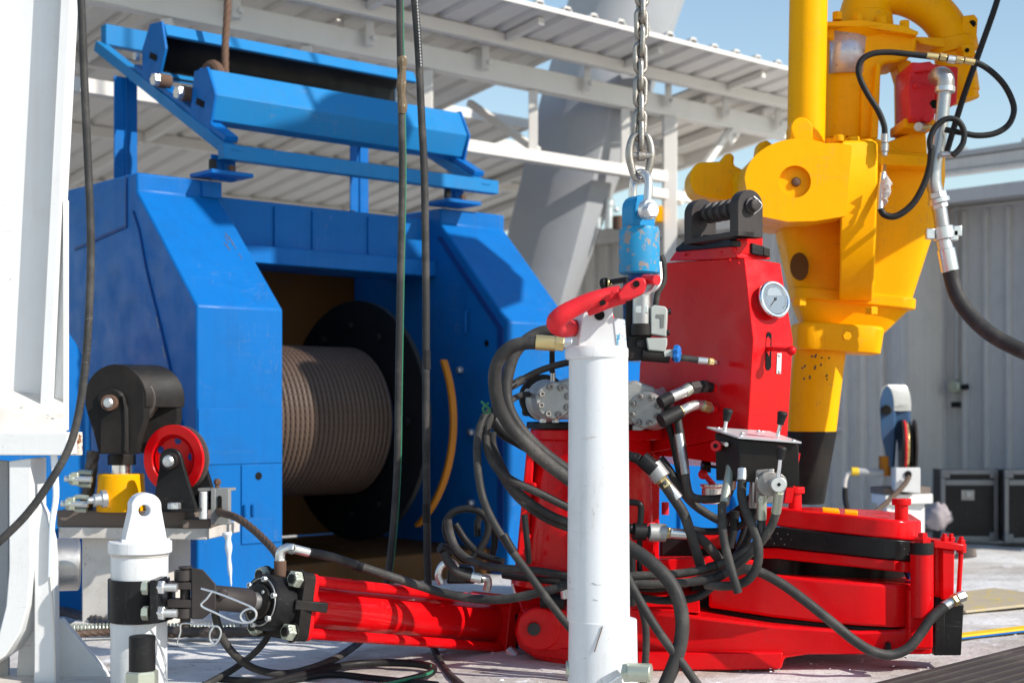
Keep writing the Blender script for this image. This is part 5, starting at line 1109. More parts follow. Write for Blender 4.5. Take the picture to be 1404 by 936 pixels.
    pn = build(MB().lathe(c0+UP*-.0, -AD, [(0, pr(11, 5)), (.01, pr(11, 5)), (.012, pr(8, 5)), (.03, pr(8, 5)), (.032, pr(6.5, 5))], 28), 'roller_pin', 'bracket', e1, .001)
    build(MB().tube([c0-AD*.012+XR*.004+UP*pr(12, 5), c0-AD*.024+XR*.03, c0-AD*.012+XR*.004-UP*pr(12, 5)], .0025, 6, 4), 'cotter_clip', 'zinc', e1)
    build(MB().prism([c0-XR*.055-UP*pr(43, 5), c0+XR*.02-UP*pr(43, 5), c0+XR*.02-UP*pr(35, 5), c0-XR*.055-UP*pr(35, 5)], AD*.30), 'bracket_base', 'bracket', R, .003)
    # gauge on the tilted face
    fn = (B[1]-A[1]).cross(A[2]-A[1]).normalized()
    if fn.y > 0: fn = -fn
    gc = P(1058, 412, 5.06)
    # put it on the face plane
    gc = gc+fn*((A[1]-gc).dot(fn))
    g = build(MB().lathe(gc, fn, [(0, .052), (.018, .052), (.020, .065), (.030, .067), (.036, .063), (.036, .055), (.031, .052), (.031, .0)], 56), 'pressure_gauge', 'chrome', R, .001)
    build(MB().lathe(gc+fn*.0315, fn, [(0, .0515), (.0015, .0515)], 48), 'dial', 'dial', g)
    u_ = (B[1]-A[1]).normalized(); u_ = (u_-fn*u_.dot(fn)).normalized(); v_ = fn.cross(u_); v_ = v_ if v_.z > 0 else -v_
    build(MB().bar(gc+fn*.0345+(u_*.006+v_*.006), gc+fn*.0345-(u_*.026+v_*.024), .0028, .001, fn), 'needle', 'black', g)
    build(MB().lathe(gc+fn*.033, fn, [(0, .006), (.003, .005)], 14), 'needle_hub', 'black', g)
    for k in range(25):
        t = math.radians(225-270*k/24); d = u_*math.cos(t)+v_*math.sin(t); l = .008 if k % 6 == 0 else .004
        build(MB().bar(gc+fn*.0335+d*.046, gc+fn*.0335+d*(.046-l), .0012, .0008, fn), 'dial_mark', 'black', g)
    build(MB().prism([gc+fn*.0332+u_*a+v_*b for a, b in ((-.034, .012), (.034, .012), (.026, .034), (.012, .042), (-.012, .042), (-.026, .034))], fn*.0006), 'dial_band', 'dial_light', g)
    # slot, lever with knob, steel scale
    FA = lambda x, y: P(x, y, 5.0+.09*(x-1030)/57)
    def onface(x, y):
        f2 = (B[0]-A[0]).cross(A[1]-A[0]).normalized(); f2 = -f2 if f2.y > 0 else f2; q = P(x, y, 5.03); o = V((0, 0, CH)); d = q-o
        return o+d*((A[0]-o).dot(f2)/d.dot(f2))+f2*.0015, f2
    def onslant(x, y):
        q = P(x, y, 5.03); o = V((0, 0, CH)); d = q-o; return o+d*((A[1]-o).dot(fn)/d.dot(fn))+fn*.0015
    sp = [onslant(1050.5, 458), onslant(1052, 455), onslant(1055, 455), onslant(1057.5, 458), onface(1057.5, 467)[0], onface(1057, 503)[0], onface(1054.5, 507.5)[0], onface(1051, 507.5)[0], onface(1049, 503)[0], onface(1050, 467)[0]]
    f2 = onface(1050, 500)[1]
    build(MB().prism(sp, f2*.0006), 'slot', 'hole', R)
    p0 = onface(1053, 478)[0]
    build(MB().cyl(p0-f2*.03, p0+f2*.035+V((.0, 0, 0)), pr(3.5, 5), n=14), 'lever_stub', 'red', R); build(MB().cyl(p0+f2*.03, P(1083, 480, 4.97), pr(3.4, 5), n=14), 'lever', 'red', R); build(MB().sphere(P(1085, 480.5, 4.965), pr(6.8, 5), 20), 'lever_knob', 'red', R)
    sc = [onface(1065, 484)[0], onface(1071, 484)[0], onface(1070, 512)[0], onface(1064, 512)[0]]; pl = build(MB().prism(sc, f2*.0015), 'steel_scale', 'alu_plate', R)
    for y in (487, 509): q = onface(1067.5, y)[0]; rivet(q+f2*.0015, f2, .006, .003, pl, 'steel')
    for x, y, Yq in ((1001, 357, 5.1), (1013, 361, 5.07), (990, 346, 5.12), (940, 349, 5.38)): rivet(P(x, y, Yq-.03), V((-.87, -.5, 0)), .006, .006, colm, 'red')
    # hydraulic couplings on the left face
    def lf(x, y): # on the left face of the column
        n_ = V((-.87, -.5, .06)).normalized(); o = V((0, 0, CH)); d = P(x, y, 5.2)-o; a = (A[0]+Cc[0]+A[1]+Cc[1])/4; return o+d*((a-o).dot(n_)/d.dot(n_))
    for seg_ in ([(981, 532, 976, 531, 5.5, 'red'), (976, 531, 968, 530, 7, 'black'), (968, 530, 962, 529, 9.5, 'bracket'), (962, 529, 957, 530, 6.5, 'bracket'), (958, 530, 946, 532, 9.5, 'bracket'), (946, 532, 938, 537, 8.5, 'zinc_green'), (939, 536, 918, 545, 8.0, 'steel'), (920, 544, 905, 552, 8.5, 'rubber_dark')],
                 [(981, 561, 976, 560.5, 6, 'red'), (976, 560, 972, 559, 6, 'steel'), (973, 559, 964, 556, 8.5, 'brass'), (934, 563, 928, 566, 9, 'brass'), (932, 564, 906, 577, 10, 'rubber_dark')]):
        for i, (xa, ya, xb, yb, r, m) in enumerate(seg_):
            Ya = 5.14-.1*(981-xa)/76; Yb = 5.14-.1*(981-xb)/76
            build(MB().cyl(P(xa, ya, Ya), P(xb, yb, Yb), pr(r, 5.1), n=6 if m in ('bracket', 'brass') else 20), 'hose_coupling', m, R, .001)
    build(MB().tube(PP([(966, 556, 5.13), (955, 555, 5.11), (945, 558, 5.09), (933, 564, 5.08)]), pr(7, 5.1), 16, 6), 'bent_pipe', 'zinc', R)
    # --- lower body and jaw plates
    body = [(706, 868, 5.30), (716, 840, 5.30), (738, 832, 5.26), (800, 828, 5.2), (880, 832, 5.12), (962, 845, 5.08), (1060, 857, 5.06), (1180, 865, 5.03), (1235, 863, 5.03), (1262, 853, 5.035), (1279, 842, 5.04), (1279, 897, 5.04), (1109, 897, 5.05), (1076, 902, 5.05), (1072, 917, 5.05), (1000, 919, 5.06), (880, 919, 5.10), (780, 914, 5.2), (735, 903, 5.28), (712, 888, 5.31)]
    build(MB().prism(PP(body), V((0.0, .36, 0))), 'tong_body', 'red', R, .010, seg=3)
    build(MB().prism(PP([(716, 878, 5.27), (800, 893, 5.17), (872, 892, 5.09), (872, 912, 5.09), (800, 910, 5.17), (730, 899, 5.26)]), V((0, .05, 0))), 'body_band', 'red', R, .006)
    build(MB().prism(PP([(874, 895, 5.085), (1074, 894, 5.035), (1070, 917, 5.035), (874, 919, 5.085)]), V((0, .04, 0))), 'body_band', 'red', R, .005)
    # sloping shoulder plates
    build(MB().loft([PP([(862, 806, 5.45), (958, 800, 5.45), (958, 812, 5.5), (862, 816, 5.5)]), PP([(866, 836, 5.125), (960, 839, 5.085), (960, 846, 5.3), (866, 846, 5.3)])]), 'shoulder_plate', 'red', R, .004)
    build(MB().loft([PP([(700, 790, 5.55), (800, 795, 5.42), (800, 803, 5.7), (700, 800, 5.7)]), PP([(716, 838, 5.29), (800, 830, 5.2), (800, 836, 5.5), (716, 842, 5.5)])]), 'shoulder_plate', 'red', R, .004)
    # clevis boss
    bs = build(MB().lathe(P(739, 862, 5.2), V((0, 1, 0)), [(0, pr(28, 5.2)), (.005, pr(30, 5.2)), (.18, pr(30, 5.2))], 40), 'clevis_boss', 'red', R, .003)
    build(MB().cyl(P(732, 862, 5.175), P(732, 862, 5.3), pr(9, 5.2), n=24), 'clevis_pin', 'bracket', bs, .002)
    build(MB().prism(PP([(740, 833), (800, 838), (800, 893), (740, 891)], 5.21), V((0, .15, 0))), 'clevis_web', 'red', R, .004)
    # jaw plates: plan outlines extruded downwards
    def plate(top, dz, name, m='red', b=.008): return build(MB().prism([P(*q) for q in top], V((0, 0, -dz))), name, m, R, b, seg=3)
    S51 = 5.1/F
    def shift(pts, dy): return [(x, y+dy, Y) for x, y, Y in pts]
    up = [(1040, 695, 5.30), (1066, 695, 5.27), (1100, 699, 5.23), (1150, 704, 5.17), (1200, 709.5, 5.10), (1225, 712, 5.085), (1240, 713.4, 5.092), (1250, 714.1, 5.115), (1257, 714.3, 5.15), (1261.5, 713.8, 5.20), (1263, 712.5, 5.27), (1250, 704, 5.6), (1205, 699, 5.78), (1120, 695, 5.85), (1050, 694, 5.8)]
    plate(up, 27*S51, 'upper_jaw_plate'); 
    def inset(pts, k=.985):
        cx = sum(p[0] for p in pts)/len(pts); cy = sum(p[2] for p in pts)/len(pts); return [(cx+(x-cx)*k, y, cy+(Y-cy)*(2-k) if Y < cy else Y) for x, y, Y in pts]
    bandp = [(x, y+27.3, Y-.003 if Y < 5.4 else Y) for x, y, Y in up]
    bd = plate(bandp, 28*S51, 'black_band', 'black', .004)
    plate(shift(up, 55.6), 15*S51, 'lower_band_plate', 'red', .005)
    for i in range(44):
        x = 1052+4.7*i; row = i % 3; f = (x-1040)/222; Yq = 5.285-.2*min(1, (x-1052)/190); yy = 695+18*f+34+7*row
        if x < 1250: rivet(P(x, yy, Yq-.004), V((-.2, -1, 0)), pr(.7, 5), .002, bd, 'bracket_l')
    # bolts on the upper plate and yellow pads
    for x, yb, yt, Yq in ((1090, 701, 668, 5.32), (1236, 716, 684, 5.2)):
        bb = build(MB().cyl(P(x, yb, Yq), P(x, yt, Yq), pr(9, Yq), n=24), 'guide_bolt', 'red', R, .002); build(MB().cyl(P(x, yt+8, Yq), P(x, yt-1, Yq), pr(13, Yq), n=28), 'bolt_cap', 'red', bb, .003)
    build(MB().prism(PP([(1127, 699, 5.35), (1150, 701, 5.33), (1151, 705, 5.27), (1128, 703, 5.28)]), UP*.012), 'yellow_pad', 'yellow', R, .002); build(MB().prism(PP([(1158, 702, 5.33), (1176, 703.5, 5.3), (1176, 707, 5.25), (1158, 706, 5.26)]), UP*.012), 'yellow_pad', 'yellow', R, .002)
    # jaw gap: dark rotor
    build(MB().loft([[P(1150, 812, 5.55)+V((.26*math.cos(t), .2*math.sin(t), 0)) for t in [2*math.pi*k/28 for k in range(28)]], [P(1150, 745, 5.55)+V((.26*math.cos(t), .2*math.sin(t), 0)) for t in [2*math.pi*k/28 for k in range(28)]]]), 'rotor', 'black', R, .003)
    build(MB().cyl(P(1060, 800, 5.45), P(1060, 750, 5.45), pr(45, 5.4), n=32), 'rotor_hub', 'black', R, .003)
    sl([(1236, 768), (1240, 766), (1256, 800), (1250, 804)], 5.3, (0, .04, 0), 'gap_strut', 'blue_dark', .003)
    lo = [(972, 776, 5.22), (1000, 779, 5.18), (1060, 788, 5.12), (1120, 794, 5.07), (1180, 799, 5.03), (1222, 801, 5.02), (1240, 801, 5.035), (1252, 800, 5.07), (1259, 798.5, 5.12), (1262, 796.5, 5.19), (1262, 791, 5.45), (1200, 785, 5.75), (1060, 778, 5.85), (975, 776, 5.7)]
    plate(lo, 58*S51, 'lower_jaw_plate', 'red', .010)
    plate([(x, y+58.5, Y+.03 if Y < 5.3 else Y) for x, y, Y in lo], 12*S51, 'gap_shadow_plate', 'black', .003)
    sl([(948, 772), (990, 774), (990, 852), (948, 848)], 5.36, (0, .1, 0), 'gap_block', 'black', .004)
    # shelf behind the hoses
    plate([(860, 770, 5.3), (975, 762, 5.3), (1040, 768, 5.3), (1040, 762, 5.8), (860, 762, 5.8)], .10, 'mid_plate', 'red', .006)
    sl([(905, 735), (960, 728), (1010, 735), (1010, 770), (905, 770)], 5.6, (0, .2, 0), 'inner_block', 'black', .010); sl([(955, 730), (1000, 730), (1000, 752), (955, 752)], 5.5, (0, .1, 0), 'inner_block', 'red', .008)
    sl([(893, 620), (905, 620), (903, 800), (890, 800)], 5.5, (0, .12, 0), 'drum_rib', 'red', .005)
    build(MB().cyl(P(912, 705, 5.5), P(912, 688, 5.5), pr(5, 5.5), n=16), 'stud', 'red_worn', R)
    # filler cup with red ball
    build(MB().lathe(P(976, 690, 5.35), UP, [(0, pr(14, 5.35)), (pr(22, 5.35), pr(14, 5.35)), (pr(23, 5.35), pr(16, 5.35)), (pr(27, 5.35), pr(16, 5.35))], 32), 'filler_cup', 'zinc', R, .002)
    build(MB().tube(PP([(978, 664, 5.35), (970, 655, 5.34), (966, 651, 5.34)]), pr(4, 5.3), 12, 3), 'filler_arm', 'red_worn', R); build(MB().sphere(P(964, 650, 5.34), pr(7, 5.34), 18), 'filler_ball', 'red_worn', R)
    sl([(963, 633), (975, 633), (975, 648), (962, 646)], 5.34, (0, .05, 0), 'hanger', 'black', .003); sl([(965, 636), (1003, 641), (1003, 645), (965, 640)], 5.3, (0, .05, 0), 'hanger', 'black', .002)
    # right end: backup cylinder bracket
    rc = build(MB().cyl(P(1264, 845, 5.0), P(1264, 745, 5.0), pr(15.5, 5), n=32), 'column_tube', 'red', R, .003); build(MB().cyl(P(1264, 759, 5.0), P(1264, 743, 5.0), pr(16, 5), n=32), 'tube_band', 'black', rc)
    hexb(P(1265, 743, 5.0), UP, pr(12, 5), pr(7, 5), rc, 'red'); hexb(P(1265, 736, 5.0), UP, pr(7, 5), pr(6, 5), rc, 'red')
    sl([(1246, 808), (1280, 808), (1280, 890), (1246, 890)], 5.0, (0, .1, 0), 'corner_block', 'red', .010, seg=3)
    sl([(1282, 748), (1292, 750), (1292, 826), (1282, 826)], 5.06, (0, .14, 0), 'end_plate', 'red', .004)
    sl([(1292, 752), (1309, 754), (1308, 822), (1292, 822)], 5.03, (0, .14, 0), 'end_box', 'red', .004)
    sl([(1280, 740), (1322, 746), (1323, 756), (1280, 751)], 5.02, (0, .16, 0), 'end_cap', 'red', .004)
    for x, y, Yq in ((1295, 741, 5.06), (1318, 745, 5.08), (1304, 741, 5.15)): hexb(P(x, y, Yq), UP, pr(6, 5), pr(6, 5), R, 'red'); hexb(P(x, y-6, Yq), UP, pr(3.6, 5), pr(4, 5), R, 'red')
    build(MB().cyl(P(1318, 752, 5.08), P(1314, 818, 5.08), pr(3.3, 5), n=14), 'tie_rod', 'red', R); build(MB().cyl(P(1318, 757, 5.08), P(1318, 745, 5.08), pr(7, 5), n=6), 'rod_nut', 'red', R, .001)
    sl([(1287, 826), (1322, 828), (1318, 898), (1285, 898)], 5.08, (0, .12, 0), 'leg_block', 'black', .004); sl([(1283, 818), (1296, 820), (1295, 898), (1281, 898)], 5.05, (0, .1, 0), 'leg_side', 'black', .003)
    sl([(1216, 882), (1221, 880), (1225, 902), (1212, 904)], 5.0, (0, .03, 0), 'hose_clamp', 'black_worn', .003)
    # --- control box
    ct = PP([(969, 587, 5.02), (1012, 601, 4.84), (1099, 608, 4.80), (1056, 593, 5.0)])
    cb = build(MB().loft([[p+V((.004, 0, -.13)) for p in (P(980, 606, 4.99), P(1013, 606, 4.86), P(1095, 612, 4.82), P(1050, 606, 5.0))], [p for p in (P(980, 592.5, 4.99), P(1013, 602.5, 4.86), P(1095, 609, 4.82), P(1052, 596, 5.0))]]), 'control_box', 'black_worn', R, .003)
    pt = build(MB().prism(ct, V((0, 0, .006))), 'control_panel', 'alu_plate', R, .001)
    for x, y, Yq in ((985, 589, 4.99), (1016, 600, 4.86), (1088, 606, 4.82), (1045, 594, 4.98), (1018, 596, 4.9), (1040, 593, 4.95)): rivet(P(x, y, Yq)+UP*.004, UP, .007, .006, pt, 'zinc')
    def lever(x0, y0, Y0, x1, y1, Y1, kn):
        l = build(MB().cyl(P(x0, y0, Y0), P(x1, y1, Y1), pr(2.8, 4.9), n=12), 'lever', 'chrome', R); d = (P(x1, y1, Y1)-P(x0, y0, Y0)).normalized(); q = P(x1, y1, Y1)
        build(MB().lathe(q-d*.004, d, [(0, pr(5, 4.9)), (.012, pr(5.2, 4.9)), (pr(kn, 4.9)-.006, pr(7.2, 4.9)), (pr(kn, 4.9), pr(5.8, 4.9))], 20), 'lever_grip', 'rubber_dark', l, .001)
    lever(993, 592, 4.95, 996, 575, 4.94, 17); lever(1066, 598, 4.86, 1070, 580, 4.85, 18)
    lever(1066, 662, 4.74, 1070, 628, 4.73, 17)
    for x, y, r in ((984, 611, 7.5),): build(MB().cyl(P(x+2, y, 4.98), P(x-3, y, 4.93), pr(r, 4.9), n=24), 'side_knob', 'red_worn', R, .002); build(MB().cyl(P(x+6, y-4, 4.95), P(x+12, y-2, 4.9), pr(3, 4.9), n=12), 'side_bolt', 'zinc', R)
    build(MB().cyl(P(x-3, y, 4.93), P(x-3.3, y, 4.925), pr(3, 4.9), n=14), 'side_hole', 'hole', R)
    vb2 = sl([(1037, 644), (1062, 642), (1062, 690), (1037, 690)], 4.83, (0, .1, 0), 'valve_body', 'alu_dark', .004)
    for k, (x, r) in enumerate(((1052, 19), (1057, 16), (1062, 17))): build(MB().cyl(P(x-1, 662, 4.80), P(x+3, 663, 4.77), pr(r-2, 4.8), n=28), 'valve_ring', 'alu_dark', vb2, .002)
    build(MB().cyl(P(1064, 663, 4.77), P(1068, 664, 4.72), pr(10.5, 4.8), n=28), 'valve_end', 'zinc', vb2, .002); build(MB().cyl(P(1068, 664, 4.72), P(1068.2, 664, 4.717), pr(3, 4.8), n=4), 'hex_recess', 'hole', vb2)
    for x, y in ((1042, 650), (1042, 684), (1056, 646)): capb(P(x, y, 4.828), V((0, -1, 0)), pr(3.5, 4.8), .012, vb2, 'zinc')
    sl([(1074, 648), (1090, 650), (1088, 668), (1074, 668)], 4.88, (0, .1, 0), 'box_bracket', 'black', .003); sl([(1098, 620), (1086, 690), (1074, 690), (1080, 650)], 5.1, (0, .08, 0), 'column_arm', 'red', .004)
    return R
M['bracket_l'] = paint('dull pin steel', (.22, .21, .2), .5, grime=.2)
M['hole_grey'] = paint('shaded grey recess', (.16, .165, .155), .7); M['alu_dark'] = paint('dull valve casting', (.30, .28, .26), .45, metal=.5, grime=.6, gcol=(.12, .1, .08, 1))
M['dial_light'] = paint('dial light band', (.30, .34, .37), .2, grime=0, streak=0, dent=0)
TG = tong()

# ------------------------------------------------------------------ hoses of the tong
def tong_hoses():
    R = TG
    def H(pts, r, m='rubber', name='hydraulic_hose', ends=()):
        o = hose(name, pts, None, r, R, m)
        for (i, L, rr, mm) in ends:      # ferrule at the start (0) or end (-1)
            q = PP(pts); a, b = (q[0], q[1]) if i == 0 else (q[-1], q[-2]); d = (b-a).normalized()
            build(MB().cyl(a-d*.004, a+d*pr(L, 4.9), pr(rr, 4.9), n=18), 'hose_ferrule', mm, o, .001)
        return o
    Y = 4.95
    # big pair bending over left of the post
    o = H([(738, 470, 4.78), (722, 470, 4.78), (702, 475, 4.79), (687, 488, 4.8), (679, 508, 4.82), (679, 532, 4.84), (685, 558, 4.86), (700, 585, 4.88), (725, 612, 4.9), (752, 636, 4.93), (790, 664, 4.95), (830, 690, 4.98)], 9.2)
    for x0, x1, r, n, m in ((734, 762, 10.5, 24, 'brass'), (761, 773, 12, 6, 'brass'), (772, 784, 9, 24, 'zinc')): build(MB().cyl(P(x0, 469 if x0 < 750 else 470, 4.78), P(x1, 471, 4.78), pr(r, 4.78), n=n), 'fitting', m, o, .002)
    H([(762, 452, 5.0), (742, 455, 5.0), (722, 466, 5.0), (706, 485, 5.0), (698, 508, 5.0), (694, 535, 4.98), (700, 565, 4.96), (720, 595, 4.96), (748, 622, 4.96), (790, 652, 5.0), (830, 675, 5.05)], 8)
    H([(783, 496, 5.05), (765, 500, 5.06), (740, 508, 5.06), (718, 519, 5.05), (704, 527, 5.02), (692, 538, 5.0), (684, 560, 5.0)], 4.6, 'rubber_dark'); build(MB().cyl(P(717, 520, 5.04), P(697, 531, 5.02), pr(6, 5), n=14), 'hose_sleeve', 'rubber', R)
    H([(757, 510, 5.18), (757, 490, 5.15), (757, 470, 5.1), (757, 455, 5.06)], 3.8, 'rubber_dark')
    H([(734, 540, 5.25), (716, 541, 5.2), (702, 548, 5.12), (690, 560, 5.05)], 4.2)
    # tied bundle left
    H([(676, 562, 5.0), (665, 570, 4.98), (657, 590, 4.96), (654, 615, 4.95), (656, 650, 4.94), (663, 685, 4.92), (678, 718, 4.9), (700, 752, 4.88), (722, 782, 4.86), (746, 815, 4.84), (778, 856, 4.84), (800, 880, 4.86)], 5.6)
    H([(684, 562, 5.0), (674, 572, 4.98), (667, 590, 4.97), (668, 615, 4.96), (680, 640, 4.96), (702, 658, 4.96), (740, 676, 4.96), (790, 700, 4.98), (830, 715, 5.0)], 5.6)
    H([(675, 592, 5.04), (676, 612, 5.04), (688, 640, 5.03), (705, 668, 5.02), (730, 690, 5.0), (760, 708, 5.0), (800, 722, 5.02)], 5.6)
    H([(670, 596, 5.08), (674, 622, 5.08), (690, 655, 5.07), (710, 682, 5.06), (738, 704, 5.04), (765, 718, 5.04), (800, 730, 5.06)], 5.4)
    H([(676, 575, 5.1), (690, 592, 5.1), (712, 605, 5.1), (735, 618, 5.12)], 9, 'rubber_dark')
    for k, (x, y) in enumerate(((664, 556), (690, 574))):
        build(MB().tube(PP([(x-4, y-6, 4.93), (x+2, y, 4.92), (x+8, y+6, 4.94), (x+3, y+10, 4.95), (x-2, y+4, 4.93), (x+6, y-4, 4.93)]), .0042, 6, 5), 'green_tie', 'green_stripe', R)
    build(MB().tube(PP([(719, 705, 4.9), (723, 745, 4.9), (725, 770, 4.95)]), pr(4.5, 4.9), 10, 4), 'hydraulic_hose', 'rubber_dark', R)
    for x0, y0, x1, y1 in ((690, 733, 704, 757),): build(MB().cyl(P(x0, y0, 4.885), P(x1, y1, 4.875), pr(6.3, 4.9), n=14), 'tape_band', 'rubber_dark', R)
    # coil behind, left of the drum
    pts = [(640+28*math.cos(t)+5*math.sin(2*t), 732-35*math.sin(t), 5.35+.03*t/6.28) for t in [math.radians(-100+k*24) for k in range(30)]]
    H(pts[:19], 5, 'rubber_dark', 'coiled_hose')
    H([(614, 712, 5.3), (617, 730, 5.3), (626, 752, 5.28), (645, 768, 5.25), (672, 777, 5.22), (710, 780, 5.18), (750, 784, 5.15), (790, 792, 5.1), (830, 798, 5.1)], 5.6)
    H([(624, 718, 5.36), (640, 742, 5.36), (660, 760, 5.34), (690, 770, 5.3)], 5, 'rubber_dark')
    H([(655, 735, 5.4), (655, 715, 5.4), (664, 700, 5.4), (676, 716, 5.4), (678, 745, 5.4), (672, 770, 5.4)], 4.6, 'rubber_dark')
    o = H([(608, 756, 5.15), (616, 772, 5.15), (630, 785, 5.15), (647, 791, 5.15), (662, 793, 5.16)], 6.2); build(MB().cyl(P(646, 790, 5.15), P(660, 793, 5.15), pr(6.8, 5.15), n=18), 'hose_ferrule', 'zinc', o, .001)
    build(MB().tube(PP([(660, 793, 5.15), (668, 793, 5.16), (669, 801, 5.17), (667, 808, 5.18)]), pr(5.5, 5.15), 14, 4), 'elbow', 'steel', R); build(MB().cyl(P(603, 750, 5.16), P(618, 758, 5.18), pr(8, 5.15), n=18), 'hose_end', 'black_worn', R, .002)
    build(MB().tube(PP([(606, 800, 5.3), (601, 788, 5.3), (606, 775, 5.3), (618, 770, 5.3), (626, 778, 5.3)]), pr(5, 5.3), 12, 5), 'shackle_bow', 'zinc', R); sl2 = build(MB().prism(PP([(615, 775), (648, 778), (652, 800), (612, 800)], 5.36), V((0, .1, 0))), 'valve_lump', 'black', R, .008)
    H([(690, 788, 5.3), (720, 792, 5.25), (760, 796, 5.2), (800, 800, 5.2)], 4.8, 'rubber_dark')
    sl3 = build(MB().cyl(P(742, 822, 5.19), P(775, 824, 5.17), pr(11, 5.2), n=20), 'dark_port', 'black', R, .003); build(MB().cyl(P(774, 800, 5.1), P(776, 820, 5.1), pr(7, 5.1), n=20), 'bolt_stack', 'zinc', R, .003)
    # couplers right of the post
    o = H([(908, 660, 4.93), (922, 680, 4.93), (938, 705, 4.93), (948, 735, 4.94), (956, 760, 4.95), (962, 780, 4.97)], 7.2)
    for x0, y0, x1, y1, r, n, m in ((858, 623, 872, 628, 6.5, 20, 'black'), (868, 626, 878, 630, 8, 6, 'black'), (880, 628, 898, 644, 11.5, 24, 'black'), (894, 638, 908, 656, 13, 24, 'alu'), (906, 656, 915, 668, 9, 6, 'brass'), (913, 664, 930, 684, 8, 18, 'zinc')): build(MB().cyl(P(x0, y0, 4.94), P(x1, y1, 4.93), pr(r, 4.93), n=n), 'coupler', m, o, .002)
    o = H([(938, 731, 4.95), (955, 735, 4.96), (968, 745, 4.98), (985, 765, 5.02), (1000, 782, 5.05)], 7)
    for x0, y0, x1, y1, r, n, m in ((862, 724, 878, 726, 7, 20, 'black'), (868, 728, 890, 729, 12, 24, 'black'), (889, 729, 912, 730, 12.5, 24, 'alu'), (896, 729.5, 893, 729.5, 14, 24, 'red_worn'), (911, 730, 919, 730, 8.5, 6, 'brass'), (918, 730, 942, 732, 7, 18, 'zinc')): build(MB().cyl(P(x0, y0, 4.94), P(x1, y1, 4.95), pr(r, 4.93), n=n), 'coupler', m, o, .002)
    build(MB().tube(PP([(862, 688, 4.96), (876, 690, 4.95), (879, 700, 4.95), (877, 724, 4.95)]), pr(4.5, 4.95), 12, 5), 'elbow_pipe', 'black', R); build(MB().cyl(P(877, 740, 4.96), P(877, 800, 4.98), pr(4, 4.95), n=12), 'riser', 'black', R)
    # hoses from the column couplings
    H([(915, 550, 5.08), (915, 575, 5.1), (922, 600, 5.12), (930, 640, 5.14), (940, 680, 5.14)], 5, 'rubber_dark')
    o = H([(928, 570, 5.1), (932, 592, 5.08), (938, 630, 5.06), (941, 660, 5.05), (948, 680, 5.05), (970, 684, 5.05), (995, 680, 5.05), (1003, 662, 5.02), (1004, 640, 4.98)], 5.8)
    build(MB().cyl(P(931, 595, 5.075), P(940, 650, 5.05), pr(6.4, 5.05), n=16), 'hose_sleeve', 'steel', o); build(MB().cyl(P(1003, 668, 5.03), P(1004, 634, 4.97), pr(6.5, 5), n=16), 'hose_ferrule', 'zinc_green', o, .001)
    H([(905, 628, 5.16), (918, 645, 5.15), (930, 665, 5.14), (950, 690, 5.14), (980, 710, 5.14), (1000, 716, 5.12)], 6)
    H([(950, 690, 5.2), (965, 700, 5.2), (985, 712, 5.2), (1010, 700, 5.16), (1030, 680, 5.1)], 5, 'rubber_dark')
    H([(940, 722, 5.15), (965, 728, 5.15), (1000, 726, 5.12), (1022, 715, 5.08), (1030, 695, 5.04)], 5, 'rubber_dark')
    H([(1008, 700, 5.1), (1006, 725, 5.1), (1000, 750, 5.1)], 6, 'rubber_dark'); H([(1014, 695, 5.15), (1022, 720, 5.15), (1012, 752, 5.15)], 5, 'rubber_dark')
    # hoses under the control box
    o = H([(990, 690, 4.84), (990, 715, 4.83), (993, 742, 4.82), (1000, 770, 4.81), (1007, 795, 4.80), (1012, 812, 4.80)], 6); build(MB().cyl(P(1002, 640, 4.93), P(993, 690, 4.84), pr(6.5, 4.9), n=16), 'hose_stem', 'zinc_green', o)
    o = H([(1018, 656, 4.86), (1017, 680, 4.85), (1024, 705, 4.84), (1035, 728, 4.83), (1040, 752, 4.82), (1038, 775, 4.82), (1028, 792, 4.83), (1012, 801, 4.85), (990, 803, 4.88), (968, 801, 4.92)], 6.4); build(MB().cyl(P(1018, 642, 4.87), P(1017.5, 658, 4.86), pr(7, 4.86), n=18), 'hose_ferrule', 'zinc', o, .001)
    o = H([(1044, 705, 4.84), (1043, 728, 4.84), (1036, 745, 4.86), (1020, 757, 4.88), (1000, 768, 4.9), (970, 779, 4.92), (930, 786, 4.93), (870, 789, 4.94), (820, 790, 4.97)], 6); build(MB().cyl(P(1045, 678, 4.83), P(1044, 712, 4.84), pr(6.8, 4.84), n=18), 'hose_ferrule', 'zinc_green', o, .001)
    build(MB().cyl(P(983, 774.5, 4.905), P(971, 778, 4.915), pr(6.6, 4.9), n=16), 'hose_mark', 'rubber_dark', o)
    o = H([(1065, 700, 4.80), (1058, 720, 4.81), (1047, 738, 4.83), (1030, 757, 4.86), (1010, 775, 4.88), (985, 790, 4.9), (950, 797, 4.91), (900, 800, 4.92), (868, 800, 4.94), (820, 800, 4.97)], 6); build(MB().cyl(P(1068, 674, 4.76), P(1064, 702, 4.80), pr(6.8, 4.8), n=18), 'hose_ferrule', 'zinc_green', o, .001)
    build(MB().cyl(P(992, 786, 4.895), P(980, 793, 4.9), pr(6.8, 4.9), n=16), 'hose_mark', 'rubber_dark', o)
    o = H([(1032, 690, 4.9), (1032, 715, 4.92), (1022, 745, 4.95), (1000, 770, 4.98), (970, 790, 5.0), (930, 800, 5.02)], 5.4, 'rubber_dark'); build(MB().cyl(P(1034, 655, 4.88), P(1032, 695, 4.9), pr(6, 4.9), n=16), 'hose_stem', 'steel', o)
    H([(862, 815, 4.98), (900, 822, 4.98), (935, 822, 4.97), (960, 816, 4.96), (975, 805, 4.95)], 5.6, 'rubber_dark'); H([(862, 803, 5.0), (900, 806, 5.02), (940, 800, 5.05)], 5.6, 'rubber_dark')
